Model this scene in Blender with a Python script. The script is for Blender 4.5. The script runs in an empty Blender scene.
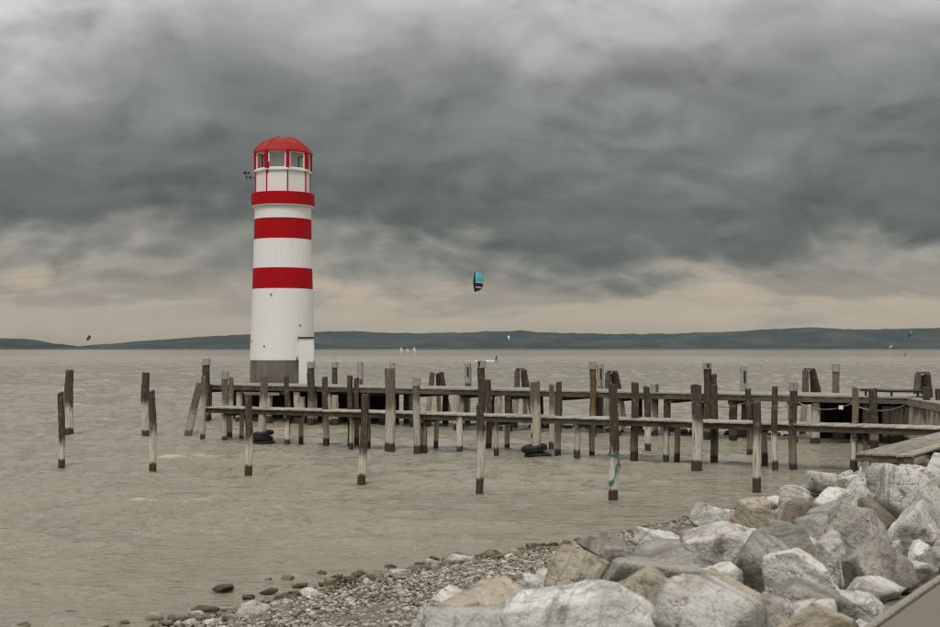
import bpy, bmesh, math, random
import numpy as np
from mathutils import Vector, Matrix
R = math.radians
random.seed(7)
RNG = np.random.default_rng(11)
SC = bpy.context.scene
COL = SC.collection

# ------------------------------------------------------------------ camera
EYE = 3.3                                  # eye height above the lake (z = 0)
FPX = 940 * 50 / 36.0
PITCH = math.atan((349 - 313.5) / FPX)
cam_d = bpy.data.cameras.new('camera'); cam = bpy.data.objects.new('camera', cam_d); COL.objects.link(cam)
cam.location = (0, 0, EYE); cam.rotation_euler = (math.pi / 2 + PITCH, 0, 0)
cam_d.lens = 50; cam_d.sensor_width = 36; cam_d.clip_start = 0.1; cam_d.clip_end = 60000
cam_d.dof.use_dof = True; cam_d.dof.focus_distance = 52; cam_d.dof.aperture_fstop = 4.0
SC.camera = cam
SC.cycles.filter_width = 1.15

# ------------------------------------------------------------------ light, sky, exposure
SUN_EL, SUN_AZ = 58.0, 192.0               # azimuth clockwise from +Y: high, behind the viewer
sun_d = bpy.data.lights.new('sun', 'SUN'); sun = bpy.data.objects.new('sun', sun_d); COL.objects.link(sun)
sun_d.energy = 1.5; sun_d.angle = R(22); sun_d.color = (1.0, 0.965, 0.91)
sdir = Vector((math.sin(R(SUN_AZ)) * math.cos(R(SUN_EL)), math.cos(R(SUN_AZ)) * math.cos(R(SUN_EL)), math.sin(R(SUN_EL))))
sun.rotation_euler = sdir.to_track_quat('Z', 'Y').to_euler()
SC.view_settings.view_transform = 'Standard'; SC.view_settings.look = 'None'
SC.view_settings.exposure = 0.22; SC.view_settings.gamma = 1.0; SC.view_settings.use_curve_mapping = False


class N:
    """small node-tree writer"""
    def __init__(s, tree): s.t = tree; s.t.nodes.clear()
    def n(s, kind, **kw):
        nd = s.t.nodes.new(kind)
        for k, v in kw.items():
            if k.startswith('i_'):
                key = k[2:]
                nd.inputs[int(key) if key.isdigit() else key.replace('_', ' ')].default_value = v
            else: setattr(nd, k, v)
        return nd
    def l(s, a, b): s.t.links.new(a, b)
    def val(s, x, sock):
        if isinstance(x, (int, float)): sock.default_value = x
        elif isinstance(x, tuple): sock.default_value = x
        else: s.l(x, sock)
    def m(s, op, a, b=0.0, c=None, clamp=False):
        nd = s.n('ShaderNodeMath', operation=op, use_clamp=clamp)
        s.val(a, nd.inputs[0]); s.val(b, nd.inputs[1])
        if c is not None: s.val(c, nd.inputs[2])
        return nd.outputs[0]
    def ramp(s, fac, stops, interp='LINEAR'):
        nd = s.n('ShaderNodeValToRGB'); cr = nd.color_ramp; cr.interpolation = interp
        while len(cr.elements) < len(stops): cr.elements.new(0.5)
        for e, (p, c) in zip(cr.elements, stops):
            e.position = p
            e.color = (c, c, c, 1) if isinstance(c, (int, float)) else (*c, 1)
        s.val(fac, nd.inputs[0]); return nd.outputs[0]
    def noise(s, vec, scale, detail=4, rough=0.55, dist=0.0, out=0):
        nd = s.n('ShaderNodeTexNoise', noise_dimensions='3D')
        nd.inputs['Scale'].default_value = scale; nd.inputs['Detail'].default_value = detail
        nd.inputs['Roughness'].default_value = rough; nd.inputs['Distortion'].default_value = dist
        if vec is not None: s.l(vec, nd.inputs['Vector'])
        return nd.outputs[out]
    def mapping(s, vec, scale=(1, 1, 1), loc=(0, 0, 0)):
        nd = s.n('ShaderNodeMapping'); s.l(vec, nd.inputs[0])
        nd.inputs['Scale'].default_value = scale; nd.inputs['Location'].default_value = loc
        return nd.outputs[0]
    def mix(s, fac, a, b, mode='MIX'):
        nd = s.n('ShaderNodeMix', data_type='RGBA', blend_type=mode)
        s.val(fac, nd.inputs[0])
        for x, sk in ((a, nd.inputs[6]), (b, nd.inputs[7])):
            if isinstance(x, tuple): sk.default_value = (*x, 1) if len(x) == 3 else x
            else: s.l(x, sk)
        return nd.outputs[2]
    def bump(s, h, strength, dist, normal=None):
        nd = s.n('ShaderNodeBump'); nd.inputs['Strength'].default_value = strength; nd.inputs['Distance'].default_value = dist
        s.l(h, nd.inputs['Height'])
        if normal is not None: s.l(normal, nd.inputs['Normal'])
        return nd.outputs[0]


SKYOFF = (3.1, 1.7, 0.4)
def build_world():
    w = bpy.data.worlds.new('World'); SC.world = w; w.use_nodes = True
    g = N(w.node_tree)
    tc = g.n('ShaderNodeTexCoord'); nrm = g.n('ShaderNodeVectorMath', operation='NORMALIZE'); g.l(tc.outputs['Generated'], nrm.inputs[0])
    sp = g.n('ShaderNodeSeparateXYZ'); g.l(nrm.outputs[0], sp.inputs[0])
    x, y, z = sp.outputs
    zc = g.m('MAXIMUM', z, 0.0)
    den = g.m('ADD', zc, 0.40)
    # the cloud deck seen as a layer overhead: features shrink towards the horizon
    px = g.m('DIVIDE', x, den); py = g.m('DIVIDE', y, den)
    cb = g.n('ShaderNodeCombineXYZ'); g.l(px, cb.inputs[0]); g.l(py, cb.inputs[1])
    p = g.mapping(cb.outputs[0], (1, 1, 1), SKYOFF)
    # gentle domain warp
    wn = g.n('ShaderNodeTexNoise'); wn.inputs['Scale'].default_value = 2.8; wn.inputs['Detail'].default_value = 2.5; g.l(p, wn.inputs['Vector'])
    wv = g.n('ShaderNodeVectorMath', operation='SUBTRACT'); g.l(wn.outputs[1], wv.inputs[0]); wv.inputs[1].default_value = (.5, .5, .5)
    ws = g.n('ShaderNodeVectorMath', operation='SCALE'); g.l(wv.outputs[0], ws.inputs[0]); ws.inputs['Scale'].default_value = 0.16
    wp = g.n('ShaderNodeVectorMath', operation='ADD'); g.l(p, wp.inputs[0]); g.l(ws.outputs[0], wp.inputs[1])
    P = wp.outputs[0]
    def smooth(v, a, b):
        mr = g.n('ShaderNodeMapRange', interpolation_type='SMOOTHSTEP'); g.val(v, mr.inputs[0]); mr.inputs[1].default_value = a; mr.inputs[2].default_value = b; return mr.outputs[0]
    c5 = lambda v: g.m('SUBTRACT', v, 0.5)
    def puffs(vec):      # rounded billows with creases between them, over a soft mass
        v = g.noise(vec, 4.4, 4, 0.5)
        for sc, am in ((4.6, .75), (10.0, .42), (22.0, .13)):
            v = g.m('MULTIPLY_ADD', g.m('ABSOLUTE', c5(g.noise(vec, sc, 2, 0.5))), am, v)
        return v
    big = g.noise(P, 1.7, 3, 0.5)
    pf = puffs(P); med = g.m('SUBTRACT', pf, 0.10)
    off = g.n('ShaderNodeVectorMath', operation='ADD'); g.l(P, off.inputs[0]); off.inputs[1].default_value = (0.018, 0.042, 0.0)
    relief = g.m('SUBTRACT', puffs(off.outputs[0]), pf)
    fine = g.noise(P, 13.0, 6, 0.58)
    # bright clearing along the horizon
    col = g.ramp(z, [(0.0, (.355, .302, .232)), (0.02, (.415, .345, .260)), (0.045, (.445, .362, .275)), (0.10, (.29, .27, .238)), (1.0, (.45, .45, .43))])
    # far, low stratus: flat-bottomed bars
    lay = g.noise(g.mapping(P, (0.62, 1.25, 1), (7.3, 2.1, 1.0)), 6.2, 8, 0.58)
    cov = g.m('ADD', lay, g.m('MULTIPLY', smooth(z, 0.005, 0.07), 0.30))
    mB = smooth(cov, 0.57, 0.70)
    shB = g.ramp(g.m('ADD', g.m('MULTIPLY', relief, 1.6), g.m('ADD', g.m('MULTIPLY', c5(lay), -0.9), 0.5)), [(0.25, (.140, .142, .129)), (0.5, (.195, .190, .170)), (0.78, (.30, .278, .24))])
    streakc = g.noise(g.mapping(P, (0.5, 1.6, 1), (1.3, 5.1, 2.0)), 7.0, 6, 0.55)
    sc_ = g.n('ShaderNodeVectorMath', operation='SCALE'); g.l(col, sc_.inputs[0]); g.l(g.m('MULTIPLY_ADD', c5(streakc), 0.55, 0.98), sc_.inputs['Scale']); col = sc_.outputs[0]
    col = g.mix(g.m('MULTIPLY', mB, g.m('MULTIPLY_ADD', smooth(z, 0.01, 0.075), 0.62, 0.30)), col, shB)
    # the heavy cloud deck: dark ragged base, lighter upwards
    zA = g.m('ADD', z, g.m('ADD', g.m('MULTIPLY', c5(big), 0.20), g.m('MULTIPLY', c5(med), 0.06)))
    mA = smooth(g.m('MULTIPLY_ADD', c5(fine), 0.025, zA), 0.072, 0.10)
    tone = g.ramp(zA, [(0.06, (.098, .102, .093)), (0.10, (.086, .092, .084)), (0.135, (.108, .114, .105)), (0.18, (.185, .191, .178)), (0.24, (.415, .42, .402)), (0.31, (.54, .545, .525)), (1.0, (.62, .62, .605))])
    k = g.m('ADD', g.m('MULTIPLY_ADD', relief, 1.4, 1.0), g.m('ADD', g.m('MULTIPLY', c5(big), 0.35), g.m('MULTIPLY', c5(fine), 0.07)))
    edge = smooth(g.m('MULTIPLY_ADD', big, 0.45, pf), 0.80, 0.92)
    k = g.m('MULTIPLY_ADD', c5(edge), -0.16, g.m('ADD', k, 0.04))
    k = g.m('MINIMUM', g.m('MAXIMUM', k, 0.68), 1.5)
    va = g.n('ShaderNodeVectorMath', operation='SCALE'); g.l(tone, va.inputs[0]); g.l(k, va.inputs['Scale'])
    vmx = g.mix(mA, col, va.outputs[0])
    vm = g.n('ShaderNodeVectorMath', operation='SCALE'); g.l(vmx, vm.inputs[0]); vm.inputs['Scale'].default_value = 1.0
    sky = g.n('ShaderNodeTexSky', sky_type='NISHITA'); sky.sun_disc = False
    sky.sun_elevation = R(SUN_EL); sky.sun_rotation = R(SUN_AZ)
    bs = g.n('ShaderNodeBackground'); g.l(sky.outputs[0], bs.inputs[0]); bs.inputs[1].default_value = 0.06
    bc = g.n('ShaderNodeBackground'); g.l(vm.outputs[0], bc.inputs[0]); bc.inputs[1].default_value = 1.0
    mx = g.n('ShaderNodeMixShader'); mx.inputs[0].default_value = 0.95
    g.l(bs.outputs[0], mx.inputs[1]); g.l(bc.outputs[0], mx.inputs[2])
    out = g.n('ShaderNodeOutputWorld'); g.l(mx.outputs[0], out.inputs[0])
build_world()

# ------------------------------------------------------------------ helpers: pixels, objects, meshes
FWD = Vector((0, math.cos(PITCH), math.sin(PITCH))); UP = Vector((0, -math.sin(PITCH), math.cos(PITCH)))
def ray(px, py): return FWD + Vector((1, 0, 0)) * ((px - 470) / FPX) + UP * ((313.5 - py) / FPX)
def at_z(px, py, z=0.0):
    d = ray(px, py); t = (z - EYE) / d.z; return Vector((0, 0, EYE)) + d * t
def at_y(px, py, Y):
    d = ray(px, py); return Vector((0, 0, EYE)) + d * (Y / d.y)
def to_px(p):
    v = Vector(p) - Vector((0, 0, EYE)); f = v.dot(FWD)
    return 470 + FPX * v.x / f, 313.5 - FPX * v.dot(UP) / f

def link(o, parent=None):
    COL.objects.link(o)
    if parent is not None: o.parent = parent
    return o
def tag(o, label=None, cat=None, group=None, kind=None):
    if label: o['label'] = label
    if cat: o['category'] = cat
    if group: o['group'] = group
    if kind: o['kind'] = kind
    return o
def empty(name, loc, rz=0.0):
    o = bpy.data.objects.new(name, None); o.location = loc; o.rotation_euler.z = rz; o.empty_display_size = 0.2
    return link(o)
def mesh_obj(name, verts, faces, mat, parent=None, loc=None, smooth=False):
    me = bpy.data.meshes.new(name); me.from_pydata([tuple(v) for v in verts], [], [tuple(f) for f in faces])
    if smooth: me.polygons.foreach_set('use_smooth', [True] * len(me.polygons))
    if mat: me.materials.append(mat)
    me.update()
    o = bpy.data.objects.new(name, me)
    if loc is not None: o.location = loc
    return link(o, parent)

class MB:
    """collects boxes, tubes and lathes; build() links them as one mesh"""
    def __init__(s): s.v = []; s.f = []
    def add(s, vs, fs):
        b = len(s.v); s.v += [tuple(v) for v in vs]; s.f += [tuple(i + b for i in f) for f in fs]
    def box(s, c, d, rz=0.0, bev=0.0):
        x, y, z = d[0] / 2, d[1] / 2, d[2] / 2; ca, sa = math.cos(rz), math.sin(rz)
        if bev <= 0:
            P = [(sx * x, sy * y, sz * z) for sz in (-1, 1) for sx, sy in ((-1, -1), (1, -1), (1, 1), (-1, 1))]
            F = [(3, 2, 1, 0), (4, 5, 6, 7)] + [(i, (i + 1) % 4, 4 + (i + 1) % 4, 4 + i) for i in range(4)]
        else:
            b = bev; P = []
            for zz, q in ((-z, b), (-z + b, 0), (z - b, 0), (z, b)):
                for sx, sy in ((-1, -1), (1, -1), (1, 1), (-1, 1)): P.append((sx * (x - q), sy * (y - q), zz))
            F = [(3, 2, 1, 0), (12, 13, 14, 15)]
            for k in range(3):
                for i in range(4): F.append((4 * k + i, 4 * k + (i + 1) % 4, 4 * k + 4 + (i + 1) % 4, 4 * k + 4 + i))
        s.add([(c[0] + a * ca - e * sa, c[1] + a * sa + e * ca, c[2] + h) for a, e, h in P], F)
    def tube(s, pts, r, n=8, cap=True):
        pts = [Vector(p) for p in pts]; rs = r if isinstance(r, (list, tuple)) else [r] * len(pts)
        V = []; F = []; prev = None
        for i, p in enumerate(pts):
            t = (pts[min(i + 1, len(pts) - 1)] - pts[max(i - 1, 0)]).normalized()
            if prev is None:
                a = Vector((1, 0, 0)) if abs(t.x) < 0.8 else Vector((0, 1, 0))
                a = (a - t * a.dot(t)).normalized()
            else: a = (prev - t * prev.dot(t)).normalized()
            prev = a; b = t.cross(a)
            for k in range(n):
                th = 2 * math.pi * k / n; V.append(p + (a * math.cos(th) + b * math.sin(th)) * rs[i])
        for i in range(len(pts) - 1):
            for k in range(n): F.append((i * n + k, i * n + (k + 1) % n, (i + 1) * n + (k + 1) % n, (i + 1) * n + k))
        if cap: F.append(tuple(range(n - 1, -1, -1))); F.append(tuple(range((len(pts) - 1) * n, len(pts) * n)))
        s.add(V, F)
    def lathe(s, prof, n=32, a0=0.0, c=(0, 0, 0), capb=False, capt=False):
        V = []; F = []
        for r, z in prof:
            for k in range(n):
                th = a0 + 2 * math.pi * k / n; V.append((c[0] + r * math.cos(th), c[1] + r * math.sin(th), c[2] + z))
        for i in range(len(prof) - 1):
            for k in range(n): F.append((i * n + k, i * n + (k + 1) % n, (i + 1) * n + (k + 1) % n, (i + 1) * n + k))
        if capb: F.append(tuple(range(n - 1, -1, -1)))
        if capt: F.append(tuple(range((len(prof) - 1) * n, len(prof) * n)))
        s.add(V, F)
    def build(s, name, mat, parent=None, loc=None, smooth=False): return mesh_obj(name, s.v, s.f, mat, parent, loc, smooth)

# numpy value noise
_T = np.random.default_rng(5).random((64, 64, 64)) * 2 - 1
def vnoise(p):
    i = np.floor(p).astype(int); f = p - i; f = f * f * (3 - 2 * f); i &= 63; j = (i + 1) & 63
    x0, y0, z0 = i.T; x1, y1, z1 = j.T; fx, fy, fz = f.T
    c00 = _T[x0, y0, z0] * (1 - fx) + _T[x1, y0, z0] * fx; c10 = _T[x0, y1, z0] * (1 - fx) + _T[x1, y1, z0] * fx
    c01 = _T[x0, y0, z1] * (1 - fx) + _T[x1, y0, z1] * fx; c11 = _T[x0, y1, z1] * (1 - fx) + _T[x1, y1, z1] * fx
    return (c00 * (1 - fy) + c10 * fy) * (1 - fz) + (c01 * (1 - fy) + c11 * fy) * fz
def fbm(p, octs=4, lac=2.1, gain=0.5):
    a = 1.0; o = np.zeros(len(p)); q = p.copy()
    for k in range(octs): o += a * vnoise(q + 17.3 * k); q = q * lac; a *= gain
    return o

# ------------------------------------------------------------------ materials
def new_mat(name):
    m = bpy.data.materials.new(name); m.use_nodes = True; return m, N(m.node_tree)
def finish(g, col, rough, normal=None, metallic=0.0, spec=0.5, extra=None):
    b = g.n('ShaderNodeBsdfPrincipled')
    for v, k in ((col, 'Base Color'), (rough, 'Roughness')):
        if isinstance(v, tuple): b.inputs[k].default_value = (*v, 1)
        elif isinstance(v, (int, float)): b.inputs[k].default_value = v
        else: g.l(v, b.inputs[k])
    b.inputs['Metallic'].default_value = metallic; b.inputs['Specular IOR Level'].default_value = spec
    if normal is not None: g.l(normal, b.inputs['Normal'])
    if extra:
        for k, v in extra.items(): b.inputs[k].default_value = v
    o = g.n('ShaderNodeOutputMaterial'); g.l(b.outputs[0], o.inputs[0]); return b

def mat_post(name, top, pale, wet, pale_lo=0.30, pale_hi=1.05, amount=1.0):
    """weathered timber: dark weathered head, bleached shaft, brown algae band at the waterline"""
    m, g = new_mat(name)
    geo = g.n('ShaderNodeNewGeometry'); sp = g.n('ShaderNodeSeparateXYZ'); g.l(geo.outputs['Position'], sp.inputs[0])
    oi = g.n('ShaderNodeObjectInfo'); tc = g.n('ShaderNodeTexCoord')
    rnd = oi.outputs['Random']
    cb = g.n('ShaderNodeCombineXYZ'); g.l(g.m('MULTIPLY', rnd, 37.0), cb.inputs[2]); g.l(g.m('MULTIPLY', rnd, 11.0), cb.inputs[0])
    va = g.n('ShaderNodeVectorMath', operation='ADD'); g.l(tc.outputs['Object'], va.inputs[0]); g.l(cb.outputs[0], va.inputs[1])
    grain = g.noise(g.mapping(va.outputs[0], (26, 26, 1.6)), 1.0, 5, 0.6)
    blot = g.noise(g.mapping(va.outputs[0], (6, 6, 2.2)), 1.0, 4, 0.6)
    streak = g.noise(g.mapping(va.outputs[0], (14, 14, 0.7)), 1.0, 3, 0.6)
    z = g.m('MULTIPLY_ADD', g.m('SUBTRACT', blot, 0.5), 0.55, sp.outputs[2])
    z = g.m('MULTIPLY_ADD', g.m('SUBTRACT', streak, 0.5), 0.45, z)
    zs = g.m('SUBTRACT', z, g.m('MULTIPLY', g.m('SUBTRACT', rnd, 0.5), 0.7))
    mr = g.n('ShaderNodeMapRange', interpolation_type='SMOOTHSTEP'); g.l(zs, mr.inputs[0])
    mr.inputs[1].default_value = pale_hi - 0.2; mr.inputs[2].default_value = pale_hi + 0.2
    zw = g.m('MULTIPLY_ADD', g.m('SUBTRACT', streak, 0.5), 0.14, g.m('MULTIPLY_ADD', g.m('SUBTRACT', blot, 0.5), 0.14, sp.outputs[2]))
    zw = g.m('MULTIPLY_ADD', g.m('FRACT', g.m('MULTIPLY', rnd, 7.3)), -0.14, g.m('ADD', zw, 0.07))
    mw = g.n('ShaderNodeMapRange', interpolation_type='SMOOTHSTEP'); g.l(zw, mw.inputs[0])
    mw.inputs[1].default_value = pale_lo - 0.05; mw.inputs[2].default_value = pale_lo + 0.04
    topc = g.mix(g.ramp(grain, [(0.3, 0.0), (0.7, 1.0)]), tuple(c * 0.42 for c in top), tuple(min(1, c * 1.55) for c in top))
    lich = g.ramp(g.noise(va.outputs[0], 7.0, 4, 0.65), [(0.55, 0.0), (0.68, 0.55)])
    topc = g.mix(lich, topc, (.24, .215, .175))
    palec = g.mix(g.ramp(grain, [(0.30, 0.0), (0.52, 1.0)]), tuple(c * 0.42 for c in pale), tuple(min(1, c * 1.1) for c in pale))
    palec = g.mix(1 - amount, palec, topc)
    c = g.mix(mr.outputs[0], palec, topc)
    wetc = g.mix(grain, tuple(c_ * 0.5 for c_ in wet), tuple(c_ * 1.5 for c_ in wet))
    c = g.mix(mw.outputs[0], wetc, c)
    c = g.mix(g.m('MULTIPLY_ADD', rnd, 0.16, 0.0), c, (.10, .085, .065))
    h = g.m('ADD', g.m('MULTIPLY', grain, 0.7), g.m('MULTIPLY', streak, 0.6))
    nb = g.bump(h, 0.9, 0.03)
    rough = g.mix(mw.outputs[0], (.45, .45, .45), (.88, .88, .88))
    finish(g, c, rough, nb, spec=0.25); return m

def mat_wood(name, lo, hi, scale=(2, 30, 30), bump=0.5, rough=0.85):
    m, g = new_mat(name); tc = g.n('ShaderNodeTexCoord'); oi = g.n('ShaderNodeObjectInfo')
    cb = g.n('ShaderNodeCombineXYZ'); g.l(g.m('MULTIPLY', oi.outputs['Random'], 41.0), cb.inputs[0]); g.l(g.m('MULTIPLY', oi.outputs['Random'], 17.0), cb.inputs[1])
    va = g.n('ShaderNodeVectorMath', operation='ADD'); g.l(tc.outputs['Object'], va.inputs[0]); g.l(cb.outputs[0], va.inputs[1])
    gr = g.noise(g.mapping(va.outputs[0], scale), 1.0, 5, 0.62); bl = g.noise(va.outputs[0], 2.3, 4, 0.6)
    f = g.m('ADD', g.m('MULTIPLY', gr, 0.6), g.m('MULTIPLY', bl, 0.4))
    f = g.m('MULTIPLY_ADD', g.m('SUBTRACT', oi.outputs['Random'], 0.5), 0.22, f)
    c = g.mix(g.ramp(f, [(0.3, 0.0), (0.68, 1.0)]), lo, hi)
    finish(g, c, rough, g.bump(gr, bump, 0.02), spec=0.25); return m

def mat_paint(name, col, dirt=0.25, rough=0.45, dcol=(.30, .27, .22), streaks=True):
    m, g = new_mat(name); tc = g.n('ShaderNodeTexCoord')
    a = g.noise(g.mapping(tc.outputs['Object'], (5, 5, 0.5)), 1.0, 5, 0.6) if streaks else g.noise(tc.outputs['Object'], 3.0, 5, 0.6)
    b = g.noise(tc.outputs['Object'], 9.0, 4, 0.6)
    f = g.m('MULTIPLY', g.ramp(a, [(0.5, 0.0), (0.8, 1.0)]), dirt)
    spots = g.ramp(g.noise(tc.outputs['Object'], 14.0, 2, 0.5), [(0.735, 0.0), (0.76, 0.7)])
    c = g.mix(f, col, dcol)
    c = g.mix(g.m('MULTIPLY', spots, dirt * 1.3), c, dcol)
    finish(g, c, g.ramp(b, [(0.3, rough - 0.1), (0.7, rough + 0.15)]), g.bump(b, 0.06, 0.01), spec=0.15); return m

def mat_plain(name, col, rough=0.6, metallic=0.0, var=0.25, scale=6.0, bump=0.2):
    m, g = new_mat(name); tc = g.n('ShaderNodeTexCoord'); a = g.noise(tc.outputs['Object'], scale, 5, 0.6)
    c = g.mix(g.ramp(a, [(0.3, 0.0), (0.7, 1.0)]), tuple(x * (1 - var) for x in col), tuple(min(1, x * (1 + var)) for x in col))
    finish(g, c, rough, g.bump(a, bump, 0.01), metallic); return m

def mat_rock(name, a, b, stain, stain_amt=0.5, dark=(.10, .09, .075)):
    m, g = new_mat(name); tc = g.n('ShaderNodeTexCoord'); oi = g.n('ShaderNodeObjectInfo'); rnd = oi.outputs['Random']
    cb = g.n('ShaderNodeCombineXYZ'); g.l(g.m('MULTIPLY', rnd, 53.0), cb.inputs[0]); g.l(g.m('MULTIPLY', rnd, 29.0), cb.inputs[1])
    va = g.n('ShaderNodeVectorMath', operation='ADD'); g.l(tc.outputs['Object'], va.inputs[0]); g.l(cb.outputs[0], va.inputs[1]); V = va.outputs[0]
    n1 = g.noise(V, 2.2, 6, 0.62, 0.6); n2 = g.noise(V, 9.0, 6, 0.65); n3 = g.noise(V, 34.0, 4, 0.6); n4 = g.noise(V, 3.3, 5, 0.6, 1.2)
    c = g.mix(g.ramp(n1, [(0.32, 0.0), (0.62, 1.0)]), a, b)
    c = g.mix(g.m('MULTIPLY', g.ramp(n4, [(0.50, 0.0), (0.64, 1.0)]), stain_amt), c, stain)
    vr = g.n('ShaderNodeVectorRotate', rotation_type='EULER_XYZ'); g.l(V, vr.inputs['Vector'])
    ce = g.n('ShaderNodeCombineXYZ'); g.l(g.m('MULTIPLY', rnd, 9.0), ce.inputs[0]); g.l(g.m('MULTIPLY', rnd, 23.0), ce.inputs[1]); g.l(ce.outputs[0], vr.inputs['Rotation'])
    bed = g.noise(g.mapping(vr.outputs[0], (1.3, 1.3, 15)), 1.0, 5, 0.6, 0.4)
    c = g.mix(g.ramp(bed, [(0.36, 0.45), (0.46, 0.0)]), c, dark)
    c = g.mix(g.ramp(bed, [(0.56, 0.0), (0.66, 0.2)]), c, (.70, .68, .63))
    c = g.mix(g.m('MULTIPLY', g.ramp(n2, [(0.36, 0.75), (0.48, 0.0)]), g.ramp(n4, [(0.42, 0.2), (0.58, 1.0)])), c, dark)
    c = g.mix(g.ramp(n3, [(0.30, 0.45), (0.45, 0.0)]), c, dark)
    vor = g.n('ShaderNodeTexVoronoi', feature='DISTANCE_TO_EDGE'); vor.inputs['Scale'].default_value = 2.1
    wv = g.n('ShaderNodeVectorMath', operation='ADD'); g.l(V, wv.inputs[0])
    ns = g.n('ShaderNodeTexNoise'); ns.inputs['Scale'].default_value = 3.0; ns.inputs['Detail'].default_value = 5; g.l(V, ns.inputs['Vector']); g.l(ns.outputs[1], wv.inputs[1]); g.l(wv.outputs[0], vor.inputs['Vector'])
    crack = g.ramp(vor.outputs['Distance'], [(0.0, 1.0), (0.03, 0.0)])
    crack = g.m('MULTIPLY', crack, g.ramp(n1, [(0.45, 0.0), (0.6, 1.0)]))
    c = g.mix(g.m('MULTIPLY', crack, 0.10), c, (.10, .085, .07))
    n5 = g.noise(V, 1.3, 5, 0.6, 0.8)
    c = g.mix(g.ramp(n5, [(0.54, 0.0), (0.66, 0.55)]), c, (.17, .155, .13))
    br = g.m('MULTIPLY_ADD', rnd, 0.34, 0.86)
    vm = g.n('ShaderNodeVectorMath', operation='SCALE'); g.l(c, vm.inputs[0]); g.l(br, vm.inputs['Scale'])
    # wet, darker stone close to the water
    geo = g.n('ShaderNodeNewGeometry'); sp = g.n('ShaderNodeSeparateXYZ'); g.l(geo.outputs['Position'], sp.inputs[0])
    zw = g.m('MULTIPLY_ADD', g.m('SUBTRACT', n2, 0.5), 0.12, sp.outputs[2])
    wet = g.n('ShaderNodeMapRange', interpolation_type='SMOOTHSTEP'); g.l(zw, wet.inputs[0]); wet.inputs[1].default_value = 0.04; wet.inputs[2].default_value = 0.14
    wc = g.mix(1.0, vm.outputs[0], (.48, .41, .32), 'MULTIPLY')
    c = g.mix(wet.outputs[0], wc, vm.outputs[0])
    rough = g.mix(wet.outputs[0], (.35, .35, .35), (.92, .92, .92))
    h = g.m('ADD', g.m('ADD', g.m('MULTIPLY', n2, 0.7), g.m('MULTIPLY', n3, 0.4)), g.m('ADD', g.m('MULTIPLY', bed, 0.8), g.m('MULTIPLY', crack, -0.3)))
    finish(g, c, rough, g.bump(h, 0.8, 0.06), spec=0.2); return m

def mat_water():
    m, g = new_mat('lake_water'); geo = g.n('ShaderNodeNewGeometry'); P = geo.outputs['Position']
    a = g.noise(g.mapping(P, (1.1, 2.4, 1)), 1.0, 4, 0.6, 0.4)
    b = g.noise(g.mapping(P, (4.2, 8.5, 1)), 1.0, 4, 0.6, 0.3)
    big = g.noise(g.mapping(P, (0.05, 0.16, 1)), 1.0, 4, 0.55)
    sl = g.ramp(big, [(0.3, 0.75), (0.65, 1.15)])
    h = g.m('ADD', g.m('MULTIPLY', a, 0.75), g.m('MULTIPLY', g.m('MULTIPLY', b, 0.62), sl))
    c = g.mix(g.ramp(big, [(0.35, 0.0), (0.65, 1.0)]), (.272, .240, .180), (.325, .290, .223))
    sz = g.n('ShaderNodeSeparateXYZ'); g.l(P, sz.inputs[0])
    fo = g.n('ShaderNodeMapRange', interpolation_type='SMOOTHSTEP'); g.l(g.m('MULTIPLY_ADD', g.m('SUBTRACT', b, 0.5), 0.16, sz.outputs[2]), fo.inputs[0]); fo.inputs[1].default_value = 0.185; fo.inputs[2].default_value = 0.25
    c = g.mix(g.m('MULTIPLY', fo.outputs[0], 0.6), c, (.62, .59, .53))
    nb = g.bump(h, 1.0, 0.28)
    finish(g, c, g.ramp(big, [(0.3, .05), (0.7, .08)]), nb, spec=0.5, extra={'IOR': 1.33}); return m

def mat_ground():
    m, g = new_mat('shore_ground'); geo = g.n('ShaderNodeNewGeometry'); P = geo.outputs['Position']
    n1 = g.noise(P, 22.0, 5, 0.6); vor = g.n('ShaderNodeTexVoronoi'); vor.inputs['Scale'].default_value = 26; g.l(P, vor.inputs['Vector'])
    c = g.mix(vor.outputs['Color'], (.10, .085, .065), (.30, .265, .215))
    c = g.mix(0.45, c, g.mix(n1, (.08, .068, .052), (.26, .23, .185)))
    sp = g.n('ShaderNodeSeparateXYZ'); g.l(P, sp.inputs[0])
    zw = g.m('MULTIPLY_ADD', g.m('SUBTRACT', n1, 0.5), 0.1, sp.outputs[2])
    wet = g.n('ShaderNodeMapRange'); g.l(zw, wet.inputs[0]); wet.inputs[1].default_value = 0.03; wet.inputs[2].default_value = 0.13
    c = g.mix(wet.outputs[0], g.mix(1.0, c, (.42, .36, .28), 'MULTIPLY'), c)
    finish(g, c, 0.9, g.bump(g.m('ADD', n1, vor.outputs['Distance']), 0.8, 0.03), spec=0.2); return m

def mat_pebble():
    m, g = new_mat('pebbles'); at = g.n('ShaderNodeAttribute', attribute_name='tone'); geo = g.n('ShaderNodeNewGeometry'); P = geo.outputs['Position']
    n = g.noise(P, 60.0, 3, 0.6)
    c = g.ramp(at.outputs['Fac'], [(0.0, (.10, .078, .058)), (0.2, (.21, .165, .125)), (0.42, (.34, .295, .24)), (0.65, (.46, .415, .35)), (0.88, (.60, .565, .50)), (1.0, (.72, .69, .64))])
    c = g.mix(g.ramp(n, [(0.35, 0.35), (0.6, 0.0)]), c, (.09, .075, .06))
    sp = g.n('ShaderNodeSeparateXYZ'); g.l(P, sp.inputs[0])
    wet = g.n('ShaderNodeMapRange'); g.l(sp.outputs[2], wet.inputs[0]); wet.inputs[1].default_value = 0.04; wet.inputs[2].default_value = 0.15
    c = g.mix(wet.outputs[0], g.mix(1.0, c, (.42, .34, .26), 'MULTIPLY'), c)
    finish(g, c, 0.85, None, spec=0.3); return m

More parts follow.
